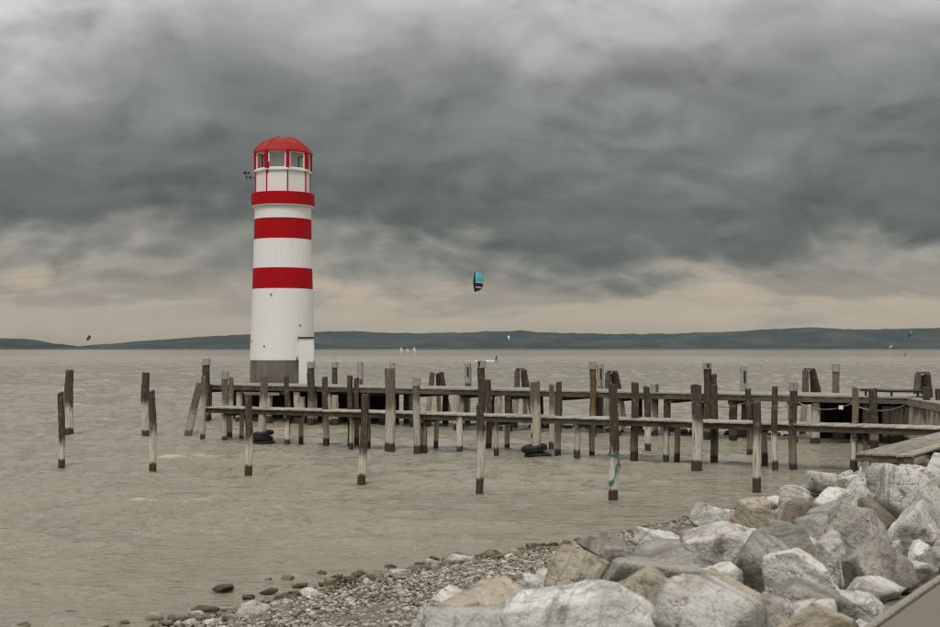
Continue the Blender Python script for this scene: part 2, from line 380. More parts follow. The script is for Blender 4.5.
def mat_asphalt():
    m, g = new_mat('asphalt'); geo = g.n('ShaderNodeNewGeometry'); P = geo.outputs['Position']
    a = g.noise(P, 55.0, 5, 0.8); b = g.noise(P, 1.6, 5, 0.6)
    c = g.mix(a, (.13, .114, .092), (.27, .243, .20)); c = g.mix(g.ramp(b, [(0.35, 0.0), (0.7, 0.6)]), c, (.21, .186, .153))
    finish(g, c, 0.93, g.bump(a, 0.6, 0.01), spec=0.2); return m

def mat_hill():
    m, g = new_mat('wooded_hill'); geo = g.n('ShaderNodeNewGeometry'); P = geo.outputs['Position']
    a = g.noise(P, 0.0022, 6, 0.65); b = g.noise(P, 0.02, 3, 0.6)
    c = g.mix(g.ramp(a, [(0.45, 0.0), (0.6, 1.0)]), (.017, .022, .022), (.056, .061, .051))
    c = g.mix(g.ramp(b, [(0.35, 0.4), (0.6, 0.0)]), c, (.018, .026, .02))
    finish(g, c, 1.0, None, spec=0.0); return m

def mat_concrete():
    m, g = new_mat('weathered_concrete'); tc = g.n('ShaderNodeTexCoord'); V = tc.outputs['Object']
    a = g.noise(g.mapping(V, (3, 3, .6)), 1.0, 5, 0.6); b = g.noise(V, 16, 5, 0.65)
    c = g.mix(g.ramp(a, [(0.3, 0.0), (0.7, 1.0)]), (.115, .105, .085), (.235, .215, .18)); c = g.mix(g.ramp(b, [(0.3, .5), (0.5, 0.0)]), c, (.08, .07, .055))
    finish(g, c, 0.93, g.bump(b, 0.4, 0.02), spec=0.2); return m

def mat_glass():
    m, g = new_mat('lantern_glass')
    t = g.n('ShaderNodeBsdfTransparent'); t.inputs[0].default_value = (.965, .975, .97, 1)
    gl = g.n('ShaderNodeBsdfGlossy'); gl.inputs['Roughness'].default_value = 0.06
    mx = g.n('ShaderNodeMixShader'); mx.inputs[0].default_value = 0.06; g.l(t.outputs[0], mx.inputs[1]); g.l(gl.outputs[0], mx.inputs[2])
    o = g.n('ShaderNodeOutputMaterial'); g.l(mx.outputs[0], o.inputs[0]); return m

M = dict(
    post=mat_post('timber_post', (.074, .057, .041), (.60, .55, .46), (.075, .048, .027)),
    post_brown=mat_post('timber_post_brown', (.072, .053, .037), (.24, .19, .135), (.05, .033, .02), 0.26, 0.75),
    post_grey=mat_post('timber_post_grey', (.155, .13, .10), (.47, .425, .35), (.065, .044, .026), 0.28, 1.3),
    post_rust=mat_post('timber_post_rust', (.145, .088, .044), (.26, .20, .14), (.06, .04, .025), 0.25, 0.7),
    pile_dark=mat_post('pile_dark', (.06, .05, .04), (.09, .075, .058), (.03, .024, .018), 0.25, 0.7),
    cap=mat_plain('post_collar', (.31, .295, .265), 0.75, 0.0, 0.28, 9.0, 0.25),
    slot=mat_plain('slot_dark', (.03, .027, .024), 0.8),
    plank=mat_wood('grey_plank', (.19, .165, .13), (.50, .455, .385), (30, 2, 30)),
    plank_long=mat_wood('grey_board', (.14, .12, .092), (.40, .36, .30), (2, 26, 30)),
    beam=mat_wood('old_beam', (.05, .041, .031), (.16, .135, .105)),
    void_shade=mat_wood('void_shade_board', (.010, .009, .008), (.028, .024, .02), (20, 20, 2)),  # near-black colour standing in for the shaded voids under the pier
    white=mat_paint('white_sheet', (.80, .795, .775), 0.13),
    red=mat_paint('red_paint', (.40, .0022, .007), 0.08, 0.6, (.2, .015, .015)),
    roofred=mat_paint('red_roof', (.34, .022, .020), 0.3, 0.5, (.22, .05, .04)),
    concrete=mat_concrete(), glass=mat_glass(),
    rubber=mat_plain('old_rubber', (.016, .015, .014), 0.7, 0, 0.3, 12, 0.3),
    rope=mat_plain('teal_rope', (.05, .17, .19), 0.85, 0, 0.35, 40, 0.4),
    steel=mat_plain('dull_steel', (.22, .21, .20), 0.5, 0.6), darkmetal=mat_plain('dark_metal', (.035, .033, .03), 0.55, 0.3),
    teal=mat_plain('kite_teal', (.055, .36, .42), 0.6, 0, 0.12), black=mat_plain('kite_black', (.014, .014, .015), 0.6), sailwhite=mat_plain('sail_white', (.80, .79, .77), 0.7, 0, 0.05),
    wetsuit=mat_plain('wetsuit', (.012, .012, .014), 0.6), skin=mat_plain('skin', (.42, .27, .2), 0.6),
    rock_pale=mat_rock('limestone_pale', (.45, .43, .385), (.66, .64, .60), (.34, .275, .20), 0.35),
    rock_white=mat_rock('limestone_white', (.58, .565, .53), (.74, .725, .69), (.45, .40, .33), 0.3),
    rock_grey=mat_rock('limestone_grey', (.23, .215, .185), (.44, .42, .375), (.40, .36, .30), 0.6),
    rock_ochre=mat_rock('limestone_ochre', (.36, .295, .215), (.46, .40, .32), (.36, .33, .28), 0.5),
    rock_brown=mat_rock('stone_brown', (.135, .105, .078), (.25, .205, .155), (.30, .26, .21), 0.4),
    water=mat_water(), ground=mat_ground(), pebble=mat_pebble(), asphalt=mat_asphalt(), hill=mat_hill(),
    kerb=mat_plain('kerb_stone', (.27, .245, .205), 0.9, 0, 0.25, 20, 0.3),
    reed=mat_plain('reed_belt', (.05, .045, .03), 1.0, 0, 0.3, 0.02, 0.0),
)

# ------------------------------------------------------------------ the setting
# shore axes: T runs along the bank (away to the right), S runs from the promenade edge out to the lake
TV = Vector((0.5222, 0.8528, 0)); SV = Vector((-0.8528, 0.5222, 0)); S0 = 2.10
def st(p): return p[0] * SV.x + p[1] * SV.y - S0, p[0] * TV.x + p[1] * TV.y
def from_st(s, t): return Vector((SV.x * (s + S0) + TV.x * t, SV.y * (s + S0) + TV.y * t, 0))
_HS = [-30, -1, 0, 2, 3.5, 5.1, 6.5, 8.9, 11, 14, 22, 60]; _HZ = [1.5, 1.5, 1.44, 1.24, 1.0, .62, .36, 0, -.35, -.8, -1.6, -3]
def waterline(t): return float(np.interp(t, [10, 15, 17.5, 19.5, 25, 30], [9.1, 9.0, 8.5, 8.0, 7.35, 6.9]))
def ground_st(s, t):
    k = 8.9 / waterline(t); return float(np.interp(s * k if s > 0 else s, _HS, _HZ))
def ground(x, y): return ground_st(*st((x, y)))
def rock_bound(t): return min(5.0 + max(0.0, t - 10.0) * 0.31, waterline(t) + .15)

def build_setting():
    # lake: fan of fine waves near the shore, plain water out to the far bank
    az = np.radians(np.linspace(-62, 62, 620)); rr = [7.0]
    while rr[-1] < 700: rr.append(rr[-1] * 1.0062 + 0.012)
    far = [760, 900, 1500, 3000, 6000, 10000, 15500]
    rr = np.array(rr + far); A, Q = np.meshgrid(az, rr)
    X = Q * np.sin(A); Y = Q * np.cos(A); Z = np.zeros_like(X); rg = np.random.default_rng(3)
    P2 = np.stack([X.ravel() * .22, Y.ravel() * .45, np.zeros(X.size)], 1)
    gust = 0.75 + 0.45 * vnoise(P2).reshape(X.shape)
    wx = X + 0.3 * vnoise(P2 * 2.3 + 9).reshape(X.shape); wy = Y + 0.22 * vnoise(P2 * 2.3 + 31).reshape(X.shape)
    for k in range(26):
        lam = 0.38 * (7.5 ** rg.random()); th = math.radians(-90 + 12 + rg.normal() * 17); kk = 2 * math.pi / lam
        Z += (0.0138 * lam ** 0.75) * np.sin(kk * (math.cos(th) * wx + math.sin(th) * wy) + rg.random() * 6.28)
    Z = np.sign(Z) * np.abs(Z) ** 1.0 * gust
    Z += 0.35 * np.maximum(Z, 0)
    Sg = X * SV.x + Y * SV.y - S0
    Z *= np.clip((Sg - 8.4) / 5.0, 0.22, 1.0) * np.clip((700 - Q) / 520.0, 0, 1)
    n = len(az); V = np.stack([X.ravel(), Y.ravel(), Z.ravel()], 1)
    i = np.arange((len(rr) - 1) * n).reshape(len(rr) - 1, n)[:, :-1].ravel()
    F = np.stack([i, i + 1, i + n + 1, i + n], 1)
    o = mesh_obj('lake', [], [], M['water']); me = o.data
    me.vertices.add(len(V)); me.vertices.foreach_set('co', V.ravel()); me.loops.add(F.size); me.loops.foreach_set('vertex_index', F.ravel().astype(np.int32))
    me.polygons.add(len(F)); me.polygons.foreach_set('loop_start', np.arange(0, F.size, 4, dtype=np.int32))
    me.polygons.foreach_set('use_smooth', np.ones(len(F), bool)); me.update(); me.validate()
    tag(o, kind='structure')
    # bank and lake bed
    ss = np.concatenate([np.linspace(-14, 0, 8), np.linspace(0.4, 14, 90), np.array([18, 24, 40, 60])]); ts = np.linspace(-14, 70, 260)
    V = []; F = []
    for t in ts:
        for s in ss:
            p = from_st(s, t); V.append((p.x, p.y, ground_st(s, t)))
    V = np.array(V); V[:, 2] += 0.05 * fbm(V * np.array([.9, .9, 0]), 3) * (V[:, 2] < 1.4)
    m = len(ss)
    for a in range(len(ts) - 1):
        for b in range(m - 1): F.append((a * m + b + 1, a * m + b, (a + 1) * m + b, (a + 1) * m + b + 1))
    tag(mesh_obj('shore_bank', V, F, M['ground'], smooth=True), kind='structure')
    # promenade slab with pale kerb
    V = [from_st(s, t) + Vector((0, 0, z)) for t in (-14, 70) for s, z in ((-12, 1.65), (-0.10, 1.65), (-0.10, 1.3), (-12, 1.3))]
    tag(mesh_obj('promenade', V, [(0, 1, 5, 4), (1, 2, 6, 5), (0, 3, 2, 1), (4, 5, 6, 7), (2, 3, 7, 6), (3, 0, 4, 7)], M['asphalt']), kind='structure')
    kb = bpy.data.objects.new('kerb', None); link(kb); tag(kb, kind='structure')
    for k in range(30):
        t0 = 0.0 + k * 1.2; mb = MB(); c = from_st(-0.047, t0 + 0.6); mb.box((0, 0, 0), (1.19, 0.055, 0.30), math.atan2(TV.y, TV.x) , 0.012)
        mb.build('kerb_stone', M['kerb'], kb, (c.x, c.y, 1.517 + random.uniform(-.004, .004)))
    # far hills: ridge lines measured against the horizon, 7 to 15 km off
    def ridge(name, D, prof, depth, seed):
        xs = np.linspace(prof[0][0], prof[-1][0], 900); hy = np.interp(xs, [p[0] for p in prof], [p[1] for p in prof])
        V = []; F = []; rows = 7
        for r in range(rows):
            u = r / (rows - 1); Y = D + depth * (u - 0.35); prof_u = math.sin(min(1.0, u / 0.55) * math.pi / 2) if u < 0.55 else math.cos((u - 0.55) / 0.45 * math.pi / 2)
            X = (xs - 470) / FPX * D; h = np.maximum(0, (349 - hy + .55 * fbm(np.stack([xs / 9, np.full_like(xs, seed), np.zeros_like(xs)], 1), 4)) / FPX * D)
            nz = fbm(np.stack([X / 900, np.full_like(X, Y / 900 + seed), np.zeros_like(X)], 1), 5)
            Z = h * prof_u * (1 + 0.10 * nz * (0.3 if 0.4 < u < 0.7 else 1.0)) - (4 if r in (0, rows - 1) else 0)
            V += list(zip(X, np.full_like(X, Y), Z))
        m = len(xs)
        for a in range(rows - 1):
            for b in range(m - 1): F.append((a * m + b, a * m + b + 1, (a + 1) * m + b + 1, (a + 1) * m + b))
        return tag(mesh_obj(name, V, F, M['hill'], smooth=True), kind='structure')
    ridge('hills', 13000, [(-420, 349), (-300, 342), (-120, 346), (60, 348), (95, 343.5), (150, 338.5), (215, 334), (260, 332.5), (330, 330.5), (350, 329.5), (390, 331.5), (440, 332), (490, 330.5), (520, 329.5), (545, 331.5), (610, 333), (680, 332.5), (740, 330), (790, 327.5), (820, 325.5), (850, 327), (890, 328), (940, 327), (1010, 326), (1150, 330), (1300, 338), (1400, 349)], 3000, 2.0)
    ridge('hills', 9500, [(-400, 349), (-300, 345), (-150, 339), (-20, 337.5), (12, 338), (35, 342), (60, 345.5), (110, 346.8), (300, 346.6), (420, 346.2), (560, 345.8), (700, 346), (940, 346.2), (1150, 345.5), (1400, 349)], 1400, 7.0)
    o = ridge('far_reed_shore', 7500, [(-420, 349), (-400, 347.6), (200, 347.9), (500, 347.5), (900, 347.6), (1400, 347.4), (1420, 349)], 300, 4.0); o.data.materials.clear(); o.data.materials.append(M['reed'])
build_setting()

# ------------------------------------------------------------------ lighthouse
def build_lighthouse():
    D = 64.0; c = at_y(282.3, 380, D); L = empty('lighthouse', (c.x, c.y, 1.62)); L['_'] = 0; del L['_']
    tag(L, 'white lighthouse with red bands and domed red lantern roof on a concrete base', 'lighthouse')
    def zz(py): return at_y(282, py, D).z - 1.62
    def band(y0, y1, r0, r1, name, mat, n=30, grow=0.0):
        # vertical sheets with narrow recessed joints
        mb = MB(); V = []; F = []; z0, z1 = zz(y0), zz(y1); prof = []
        for k in range(n):
            a = 2 * math.pi * k / n; w = 2 * math.pi / n
            prof += [(a, -0.010), (a + 0.022, 0.0), (a + w / 2, 0.0), (a + w - 0.022, 0.0)]
        m = len(prof)
        for z, r in ((z0, r0 + grow), (z1, r1 + grow)):
            for a, d in prof: V.append(((r + d) * math.cos(a), (r + d) * math.sin(a), z))
        F = [(k, (k + 1) % m, m + (k + 1) % m, m + k) for k in range(m)]
        if grow or True: F += [tuple(range(m, 2 * m)), tuple(range(m - 1, -1, -1))]
        mb.add(V, F); return mb.build(name, mat, L)
    px = D / FPX
    mb = MB(); mb.lathe([(1.56, -2.6), (1.56, zz(360.3))], 40, 0, (0, 0, 0), True, True); mb.build('concrete_base', M['concrete'], L)
    mb = MB(); mb.lathe([(1.575, zz(378)), (1.575, zz(377.4))], 40); 
    rad = lambda y: float(np.interp(y, [205, 240, 289, 360], [28.0, 28.6, 29.9, 32.2])) * px
    for (y0, y1, nm, mt) in ((360, 289.4, 'tower_wall', 'white'), (289.2, 269.2, 'red_band', 'red'), (269, 240.2, 'tower_wall', 'white'), (240, 220.2, 'red_band', 'red'), (220, 205.6, 'tower_wall', 'white')):
        band(y0, y1, rad(y0), rad(y1), nm, M[mt], 30, 0.004 if mt == 'red' else 0.0)
    # gallery ring
    mb = MB(); mb.lathe([(1.30, zz(206.4)), (31.3 * px, zz(206.4)), (31.5 * px, zz(205.8)), (31.5 * px, zz(195)), (31.2 * px, zz(194.4)), (1.2, zz(194.2))], 48)
    ring = mb.build('gallery_ring', M['red'], L)
    mb = MB(); mb.lathe([(1.3, zz(207.6)), (30.6 * px, zz(207.6)), (30.8 * px, zz(206.5)), (1.3, zz(206.5))], 48); mb.build('soffit', M['white'], ring)
    # octagonal lantern: posts at 9 degrees + k*45 seen from the camera
    def ang(k): return -math.pi / 2 + math.radians(9 + 45 * k) + 0.145   # direction to camera is about -y
    RL = 27.6 * px
    z0, z1, z2, z3 = zz(194.3), zz(173.0), zz(171.4), zz(154.0)
    for k in range(8):
        a, b = ang(k), ang(k + 1); A = Vector((RL * math.cos(a), RL * math.sin(a), 0)); B = Vector((RL * math.cos(b), RL * math.sin(b), 0))
        mid = (A + B) / 2; t = (B - A).normalized(); rz = math.atan2(t.y, t.x); w = (B - A).length; out = mid.normalized()
        mb = MB(); mb.box(mid - out * 0.05 + Vector((0, 0, (z0 + z1) / 2)), (w, 0.06, z1 - z0), rz); mb.build('parapet_panel', M['white'], L)
        mb = MB(); mb.box(mid + Vector((0, 0, (z1 + z2) / 2 + 0.01)), (w + 0.06, 0.14, z2 - z1 + 0.02), rz); mb.build('sill', M['white'], L)
        # post and parapet strip on the corner
        mb = MB(); mb.box(A + Vector((0, 0, (z2 + z3) / 2 + .012)), (0.15, 0.15, z3 - z2 - .02), math.atan2(A.y, A.x)); mb.build('lantern_post', M['red'], L)
        mb = MB(); mb.box(A * 0.985 + Vector((0, 0, (z0 + z1) / 2)), (0.05, 0.055, z1 - z0), math.atan2(A.y, A.x)); mb.build('corner_strip', M['red'], L)
        # window: pane with white frame
        zb, zt = z2 + 0.012, z3 - 0.02; fw = 0.06; ww = w - 0.17
        mb = MB(); mb.box(mid - out * 0.02 + Vector((0, 0, (zb + zt) / 2)), (ww - 2 * fw, 0.012, zt - zb - 2 * fw), rz); pane = mb.build('pane', M['glass'], L)
        mb = MB()
        for sgn in (-1, 1):
            mb.box(mid - out * 0.02 + t * sgn * (ww / 2 - fw / 2) + Vector((0, 0, (zb + zt) / 2)), (fw, 0.07, zt - zb), rz)
            mb.box(mid - out * 0.02 + Vector((0, 0, (zb + fw / 2) if sgn < 0 else (zt - fw / 2))), (ww - 2 * fw, 0.066, fw), rz)
        mb.build('frame', M['white'], pane)
    mb = MB(); mb.lathe([(0.05, z1 - 0.02), (RL - 0.12, z1 - 0.02)], 8, ang(0)); mb.build('lantern_floor', M['steel'], L)
    mb = MB(); mb.lathe([(0.20, z1), (0.20, z1 + 0.25), (0.11, z1 + 0.27), (0.11, z1 + 0.40)], 16, capt=True); lamp = mb.build('lamp_pedestal', M['steel'], L)
    mb = MB(); mb.lathe([(0.10, z1 + 0.10), (0.82, z1 + 0.10), (0.82, z3 - 0.02), (0.1, z3 - 0.02)], 24, c=(-.1, .05, 0)); mb.build('added_white_drum', M['sailwhite'], lamp)  # white drum added behind the glass so the panes look paler
    # dome of eight panels and ribs
    prof = [(29.6, 154.6), (29.2, 152.6), (26.5, 149.0), (22.6, 145.2), (17.6, 141.9), (11.8, 139.4), (5.8, 138.0), (0.6, 137.5)]
    pr = [(r * px, zz(y)) for r, y in prof]
    mb = MB(); mb.lathe([(pr[0][0] - 0.12, pr[0][1] + 0.0)] + pr, 8, ang(0), capt=True); dome = mb.build('dome_roof', M['roofred'], L)
    for k in range(8):
        mb = MB(); mb.tube([(r * 1.004 * math.cos(ang(k)), r * 1.004 * math.sin(ang(k)), z + 0.006) for r, z in pr[:-1]], 0.026, 6); mb.build('rib', M['roofred'], dome)
    # ceiling under the dome
    mb = MB(); mb.lathe([(0.05, z3 + 0.03), (RL - .05, z3 + 0.03)], 8, ang(0)); mb.build('ceiling', M['white'], L)
    # fog lamp on the left post, anemometer arm
    pA = at_y(267.4, 164.5, D - 1.25) - L.location
    mb = MB(); mb.lathe([(0.05, -.16), (0.09, -.14), (0.09, .12), (0.03, .18)], 12, c=pA, capb=True, capt=True); fl = mb.build('signal_lamp', M['red'], L)
    mb = MB(); mb.tube([pA + Vector((0, 0, -.16)), pA + Vector((0, 0.02, -.34)), pA + Vector((0.03, 0.12, -.40))], 0.03, 6); mb.build('bracket', M['darkmetal'], fl)
    pts = [at_y(x, y, D - 0.2) - L.location for x, y in ((258, 178), (250.5, 177.7), (246.2, 176.8))]
    mb = MB(); mb.tube(pts, 0.025, 6); an = mb.build('instrument_arm', M['darkmetal'], L)
    mb = MB(); e = pts[-1]
    mb.tube([e + Vector((0, 0, -.12)), e + Vector((0, 0, .22))], 0.022, 6)
    for k in range(3):
        th = k * 2.09 + 0.4; q = e + Vector((.13 * math.cos(th), .13 * math.sin(th), .2)); mb.tube([e + Vector((0, 0, .2)), q], .014, 5); mb.lathe([(0.02, -.06), (.06, -.03), (.06, .03), (.02, .06)], 8, c=q, capb=True, capt=True)
    mb.tube([pts[1] + Vector((0, 0, -.05)), pts[1] + Vector((0, 0, .10))], 0.04, 6)
    mb.build('anemometer', M['darkmetal'], an)
    # white porch at the foot
    pc = at_y(306.2, 360, D - 0.95) - L.location; zp0, zp1 = zz(383.2), zz(338.4)
    mb = MB(); mb.box((pc.x, pc.y, (zp0 + zp1) / 2), (0.70, 0.9, zp1 - zp0), 0.12, 0.012); po = mb.build('porch', M['white'], L)
    mb = MB(); mb.box((pc.x, pc.y, zp1 + 0.03), (0.80, 1.02, 0.055), 0.12); mb.build('porch_roof', M['darkmetal'], po)
    mb = MB(); mb.tube([(pc.x - .37, pc.y - .47, zz(361)), (pc.x - .37, pc.y - .47, zz(356.8))], 0.03, 6); mb.build('hook', M['darkmetal'], po)
    # small dark fixings on the sheet wall
    for x, y in ((279.7, 295.6), (273, 346), (257, 341), (306, 325.5)):
        a = math.asin(max(-.95, min(.95, (x - 282.3) * px / rad(y)))) ; r = rad(y) + 0.015
        p = Vector((r * math.sin(a - 0.145), -r * math.cos(a - 0.145), zz(y)))
        mb = MB(); mb.box(p, (0.07, 0.05, 0.10 if y < 300 else .06), a); mb.build('fixing', M['steel'], L)
build_lighthouse()

# ------------------------------------------------------------------ timber posts
def post_mesh(h, r, seed, z0=-1.0, lean=(0, 0), n=14, taper=0.06, rot=0.0):
    """tapered, slightly crooked round post with a worn head; local origin at the waterline"""
    rg = np.random.default_rng(seed); zs = list(np.linspace(z0, h - 0.03, max(6, int((h - z0) / 0.16)))) + [h]
    V = []; ph = rg.random(6) * 6.28; cut = rg.normal(0, 0.007, 2); chip = rg.integers(0, n)
    for i, z in enumerate(zs):
        u = (z - z0) / (h - z0); rr = r * (1.03 - taper * u)
        cx = lean[0] * z + 0.018 * math.sin(2.1 * z + ph[0]); cy = lean[1] * z + 0.018 * math.sin(1.8 * z + ph[1])
        for k in range(n):
            th = 2 * math.pi * k / n + rot
            q = rr * (1 + 0.05 * math.sin(3 * th + ph[2]) + 0.035 * math.sin(5 * th + ph[3] + z * .7) + 0.03 * rg.normal())
            if u > 0.86 and abs((k - chip + n // 2) % n - n // 2) <= 1: q *= 0.88
            zz = z
            if i >= len(zs) - 2: zz = z + cut[0] * math.cos(th) * 2 + cut[1] * math.sin(th) * 2 + rg.normal() * 0.008
            if i == len(zs) - 1: q *= 0.93
            V.append((cx + q * math.cos(th), cy + q * math.sin(th), zz))
    F = []
    for i in range(len(zs) - 1):
        for k in range(n): F.append((i * n + k, i * n + (k + 1) % n, (i + 1) * n + (k + 1) % n, (i + 1) * n + k))
    b = (len(zs) - 1) * n; top = len(V); V.append((lean[0] * h, lean[1] * h, h - 0.012))
    for k in range(n): F.append((b + k, b + (k + 1) % n, top))
    return V, F
_seed = [100]
def add_post(name, base, h, r, mat, parent=None, lean=(0, 0), z0=-1.0):
    _seed[0] += 1; V, F = post_mesh(h, r, _seed[0], z0, lean); o = mesh_obj(name, V, F, M[mat], parent, base)
    return o
def collar(parent, h, r, hc, slot=False, lean=(0, 0)):
    mb = MB(); mb.lathe([(r * 1.10, h - hc), (r * 1.13, h - hc + .01), (r * 1.11, h + .012), (r * 0.98, h + .03)], 16, c=(lean[0] * h, lean[1] * h, 0), capt=True)
    o = mb.build('collar', M['cap'], parent, smooth=False)
    if slot:
        mb = MB(); mb.box((lean[0] * h, -r * 1.08, h - hc * 0.42), (r * 0.62, 0.06, hc * 0.5)); mb.build('slot', M['slot'], o)
    return o
def lonely_post(x, top, base, w, label, mat='post', cap=0.0, xt=None, group=None, extra_r=1.0, name='mooring_post', slot=False):
    b = at_z(x, base); z1 = at_y(x, top, b.y).z; r = w / 2 / FPX * b.y * extra_r
    lean = (((xt - x) / FPX * b.y / z1) if xt is not None else random.uniform(-.008, .008), random.uniform(-.008, .008))
    o = add_post(name, (b.x, b.y, 0), z1, r, mat, None, lean)
    tag(o, label, 'post', group or 'timber mooring posts in the lake')
    if cap: collar(o, z1, r, cap / FPX * b.y, slot, lean)
    return o

def build_posts():
    lp = lonely_post
    lp(61.6, 392.5, 468.5, 6.6, 'slimmer pale-footed post of the outermost pair, far from any deck', xt=60.6)
    lp(69, 370, 435.5, 8.6, 'stouter dark-headed post of the outermost pair, far from any deck')
    lp(145.4, 372.5, 437.5, 8.2, 'stout bleached-waist post of the second lone pair off the pier end', xt=145)
    lp(153.3, 391, 473, 7.2, 'slim leaning post of the second lone pair off the pier end', xt=151)
    lp(203, 376, 443, 5.2, 'slim grey post at the lake end of the low walkway', 'post_grey')
    lp(225.0, 371.5, 440.5, 6.6, 'collared grey post doubled with a thinner one near the walkway lake end', 'post_grey', cap=7.5)
    lp(230.5, 377.5, 440.5, 5.0, 'thin post doubled beside the collared one near the walkway lake end', 'post_grey')
    lp(248.8, 395, 477.5, 7.4, 'lone post in open water in front of the lighthouse', xt=247.8)
    lp(262.6, 376, 445, 8.2, 'pale stout post ringed by a stack of three tyres', 'post_grey', xt=263.6)
    lp(288.0, 376, 443, 5.0, 'slender brown post on the walkway in front of the concrete base', 'post_brown', xt=286.4)
    lp(326.0, 377, 446.5, 6.2, 'medium post with pale foot on the walkway beside the white porch', xt=325.2)
    lp(350.2, 375.5, 446.5, 5.8, 'browner post of the tight walkway pair just past the lighthouse', 'post_brown')
    lp(356.2, 378, 446.6, 5.0, 'shorter post of the tight walkway pair just past the lighthouse', 'post_brown')
    lp(362.0, 394, 486, 8.2, 'lone leaning post in open water past the tight walkway pair', xt=364.8)
    lp(390.6, 368.5, 452.5, 10.2, 'very stout pale post rising well above the walkway', 'post_grey', xt=389.6)
    lp(417, 378, 452.8, 7.6, 'collared post with pale shaft next to the very stout post', 'post_grey', cap=8.0, xt=416.6)
    lp(480.0, 404, 494, 7.6, 'short lone post in open water in front of the walkway middle', xt=480.2)
    lp(488.4, 379.5, 452.5, 6.0, 'brown post behind the short lone post at the walkway middle', 'post_brown')
    lp(536.3, 381.5, 458.5, 8.6, 'pale stout post with two tilted tyres at its foot', 'post_grey')
    lp(551.5, 384.5, 450, 5.6, 'thinner post of the pair just past the tilted tyres', 'post_grey')
    lp(558.7, 382, 457, 6.0, 'taller dark-footed post of the pair just past the tilted tyres', 'post')
    lp(613.6, 383.5, 500, 9.4, 'tall stout post tied round with frayed teal rope', xt=613.3)
    lp(634.4, 382.5, 461, 7.6, 'dark brown post beside the rope-tied post', 'post_brown')
    lp(648.6, 386.5, 452.5, 6.4, 'mottled post with white foot beside the rust-stained collared post', 'post', xt=646.6)
    lp(696.8, 385, 469, 10.8, 'thickest post, dark streaked head over a bleached shaft')
    lp(714.0, 385, 462, 7.6, 'brown post right behind the thickest post', 'post_brown')
    lp(749.6, 389, 456, 6.0, 'thin brown-headed post behind the sunken shore post', 'post_brown', xt=748.8)
    lp(757.2, 402, 492, 8.4, 'sunken mottled post standing where the boulders meet the water', 'post')
    lp(775.2, 386.5, 471, 6.2, 'slim pale-footed post between the sunken post and a collared one', 'post')
    lp(793.0, 382.5, 470, 8.0, 'wide-collared dark post in front of the low walkway near the shore', 'post_brown', cap=8.5)
    lp(854.6, 387.5, 470.5, 6.6, 'slim grey-brown post at the corner of the shore boardwalk', 'post_grey', xt=855.4)
    lp(874.0, 388.5, 449, 8.4, 'stout brown post behind the walkway near the quay', 'post_brown')
    lp(927, 387.5, 452, 7.0, 'dark post at the shore end of the walkway, second from the bank', 'pile_dark')
    lp(939.2, 389, 452, 5.8, 'dark post at the shore end of the walkway, first from the bank', 'pile_dark')
    lp(654.6, 383.8, 437, 7.8, 'rust-stained post with a wide grey collar', 'post_rust', cap=8.6)
    lp(534.0, 381.8, 441, 7.4, 'collared post hidden behind the post with two tilted tyres', 'post_grey', cap=7.6)
build_posts()

# ------------------------------------------------------------------ piers
NF0 = Vector((-9.45, 46.1, 0)); NF1 = Vector((13.2, 33.1, 0))       # front edge of the low walkway
FF0 = Vector((-12.6, 60.5, 0)); FF1 = Vector((14.75, 44.0, 0))      # front edge of the high pier
def axes(a, b): u = (b - a).normalized(); return u, Vector((-u.y, u.x, 0)), (b - a).length
def on_line(px, a, b, off=0.0):
    u, n, L = axes(a, b); k = (px - 470) / FPX; p = a + n * off
    # p.x + u.x*s = k*(p.y + u.y*s)
    s = (k * p.y - p.x) / (u.x - k * u.y); return p + u * s, s

def build_walkway():
    u, n, L = axes(NF0, NF1); rz = math.atan2(u.y, u.x); Wd = 1.25; zt = 1.26
    W = empty('low_walkway', (NF0.x, NF0.y, 0), rz)
    tag(W, 'long low plank walkway on thin posts parallel to the higher pier', 'walkway')
    # local x along the walkway, local y away from the camera
    mb = MB(); mb.box((0, 0, 0), (0.148, Wd, 0.045), 0, 0.006); proto = mb.build('plank', M['plank'], W, (0.08, Wd / 2, zt - 0.023))
    x = 0.08 + 0.158; k = 0
    while x < L - 0.05:
        o = proto.copy(); link(o, W); o.location = (x, Wd / 2 + random.uniform(-.02, .02), zt - 0.023 + random.uniform(-.005, .005)); o.rotation_euler = (random.uniform(-.004, .004), random.uniform(-.012, .012), random.uniform(-.01, .01)); x += 0.158
    for y in (0.13, Wd - 0.13):
        xs = [0.0, 5.2, 10.5, 15.6, 20.9, L]
        for a, b in zip(xs[:-1], xs[1:]):
            mb = MB(); mb.box((0, 0, 0), (b - a - 0.012, 0.10, 0.155), 0, 0.008); mb.build('beam', M['beam'], W, ((a + b) / 2, y, zt - 0.048 - 0.08 - (0.0 if y < .5 else .004)))
    s = 0.9
    while s < L:
        for y in (0.24, Wd - 0.26):
            b = add_post('pile', (s + random.uniform(-.12, .12), y, 0), zt - 0.215, random.uniform(.075, .095), random.choice(['post_grey', 'post', 'post_brown']), W)
        mb = MB(); mb.box((0, 0, 0), (0.12, Wd - 0.1, 0.10)); mb.build('cross_beam', M['beam'], W, (s, Wd / 2, zt - 0.262))
        s += 2.72
    # the single pale pile under the walkway
    p, q = on_line(461, NF0, NF1, 0.14); add_post('pile', (q, 0.05, 0), zt - 0.06, 0.10, 'post', W)
build_walkway()

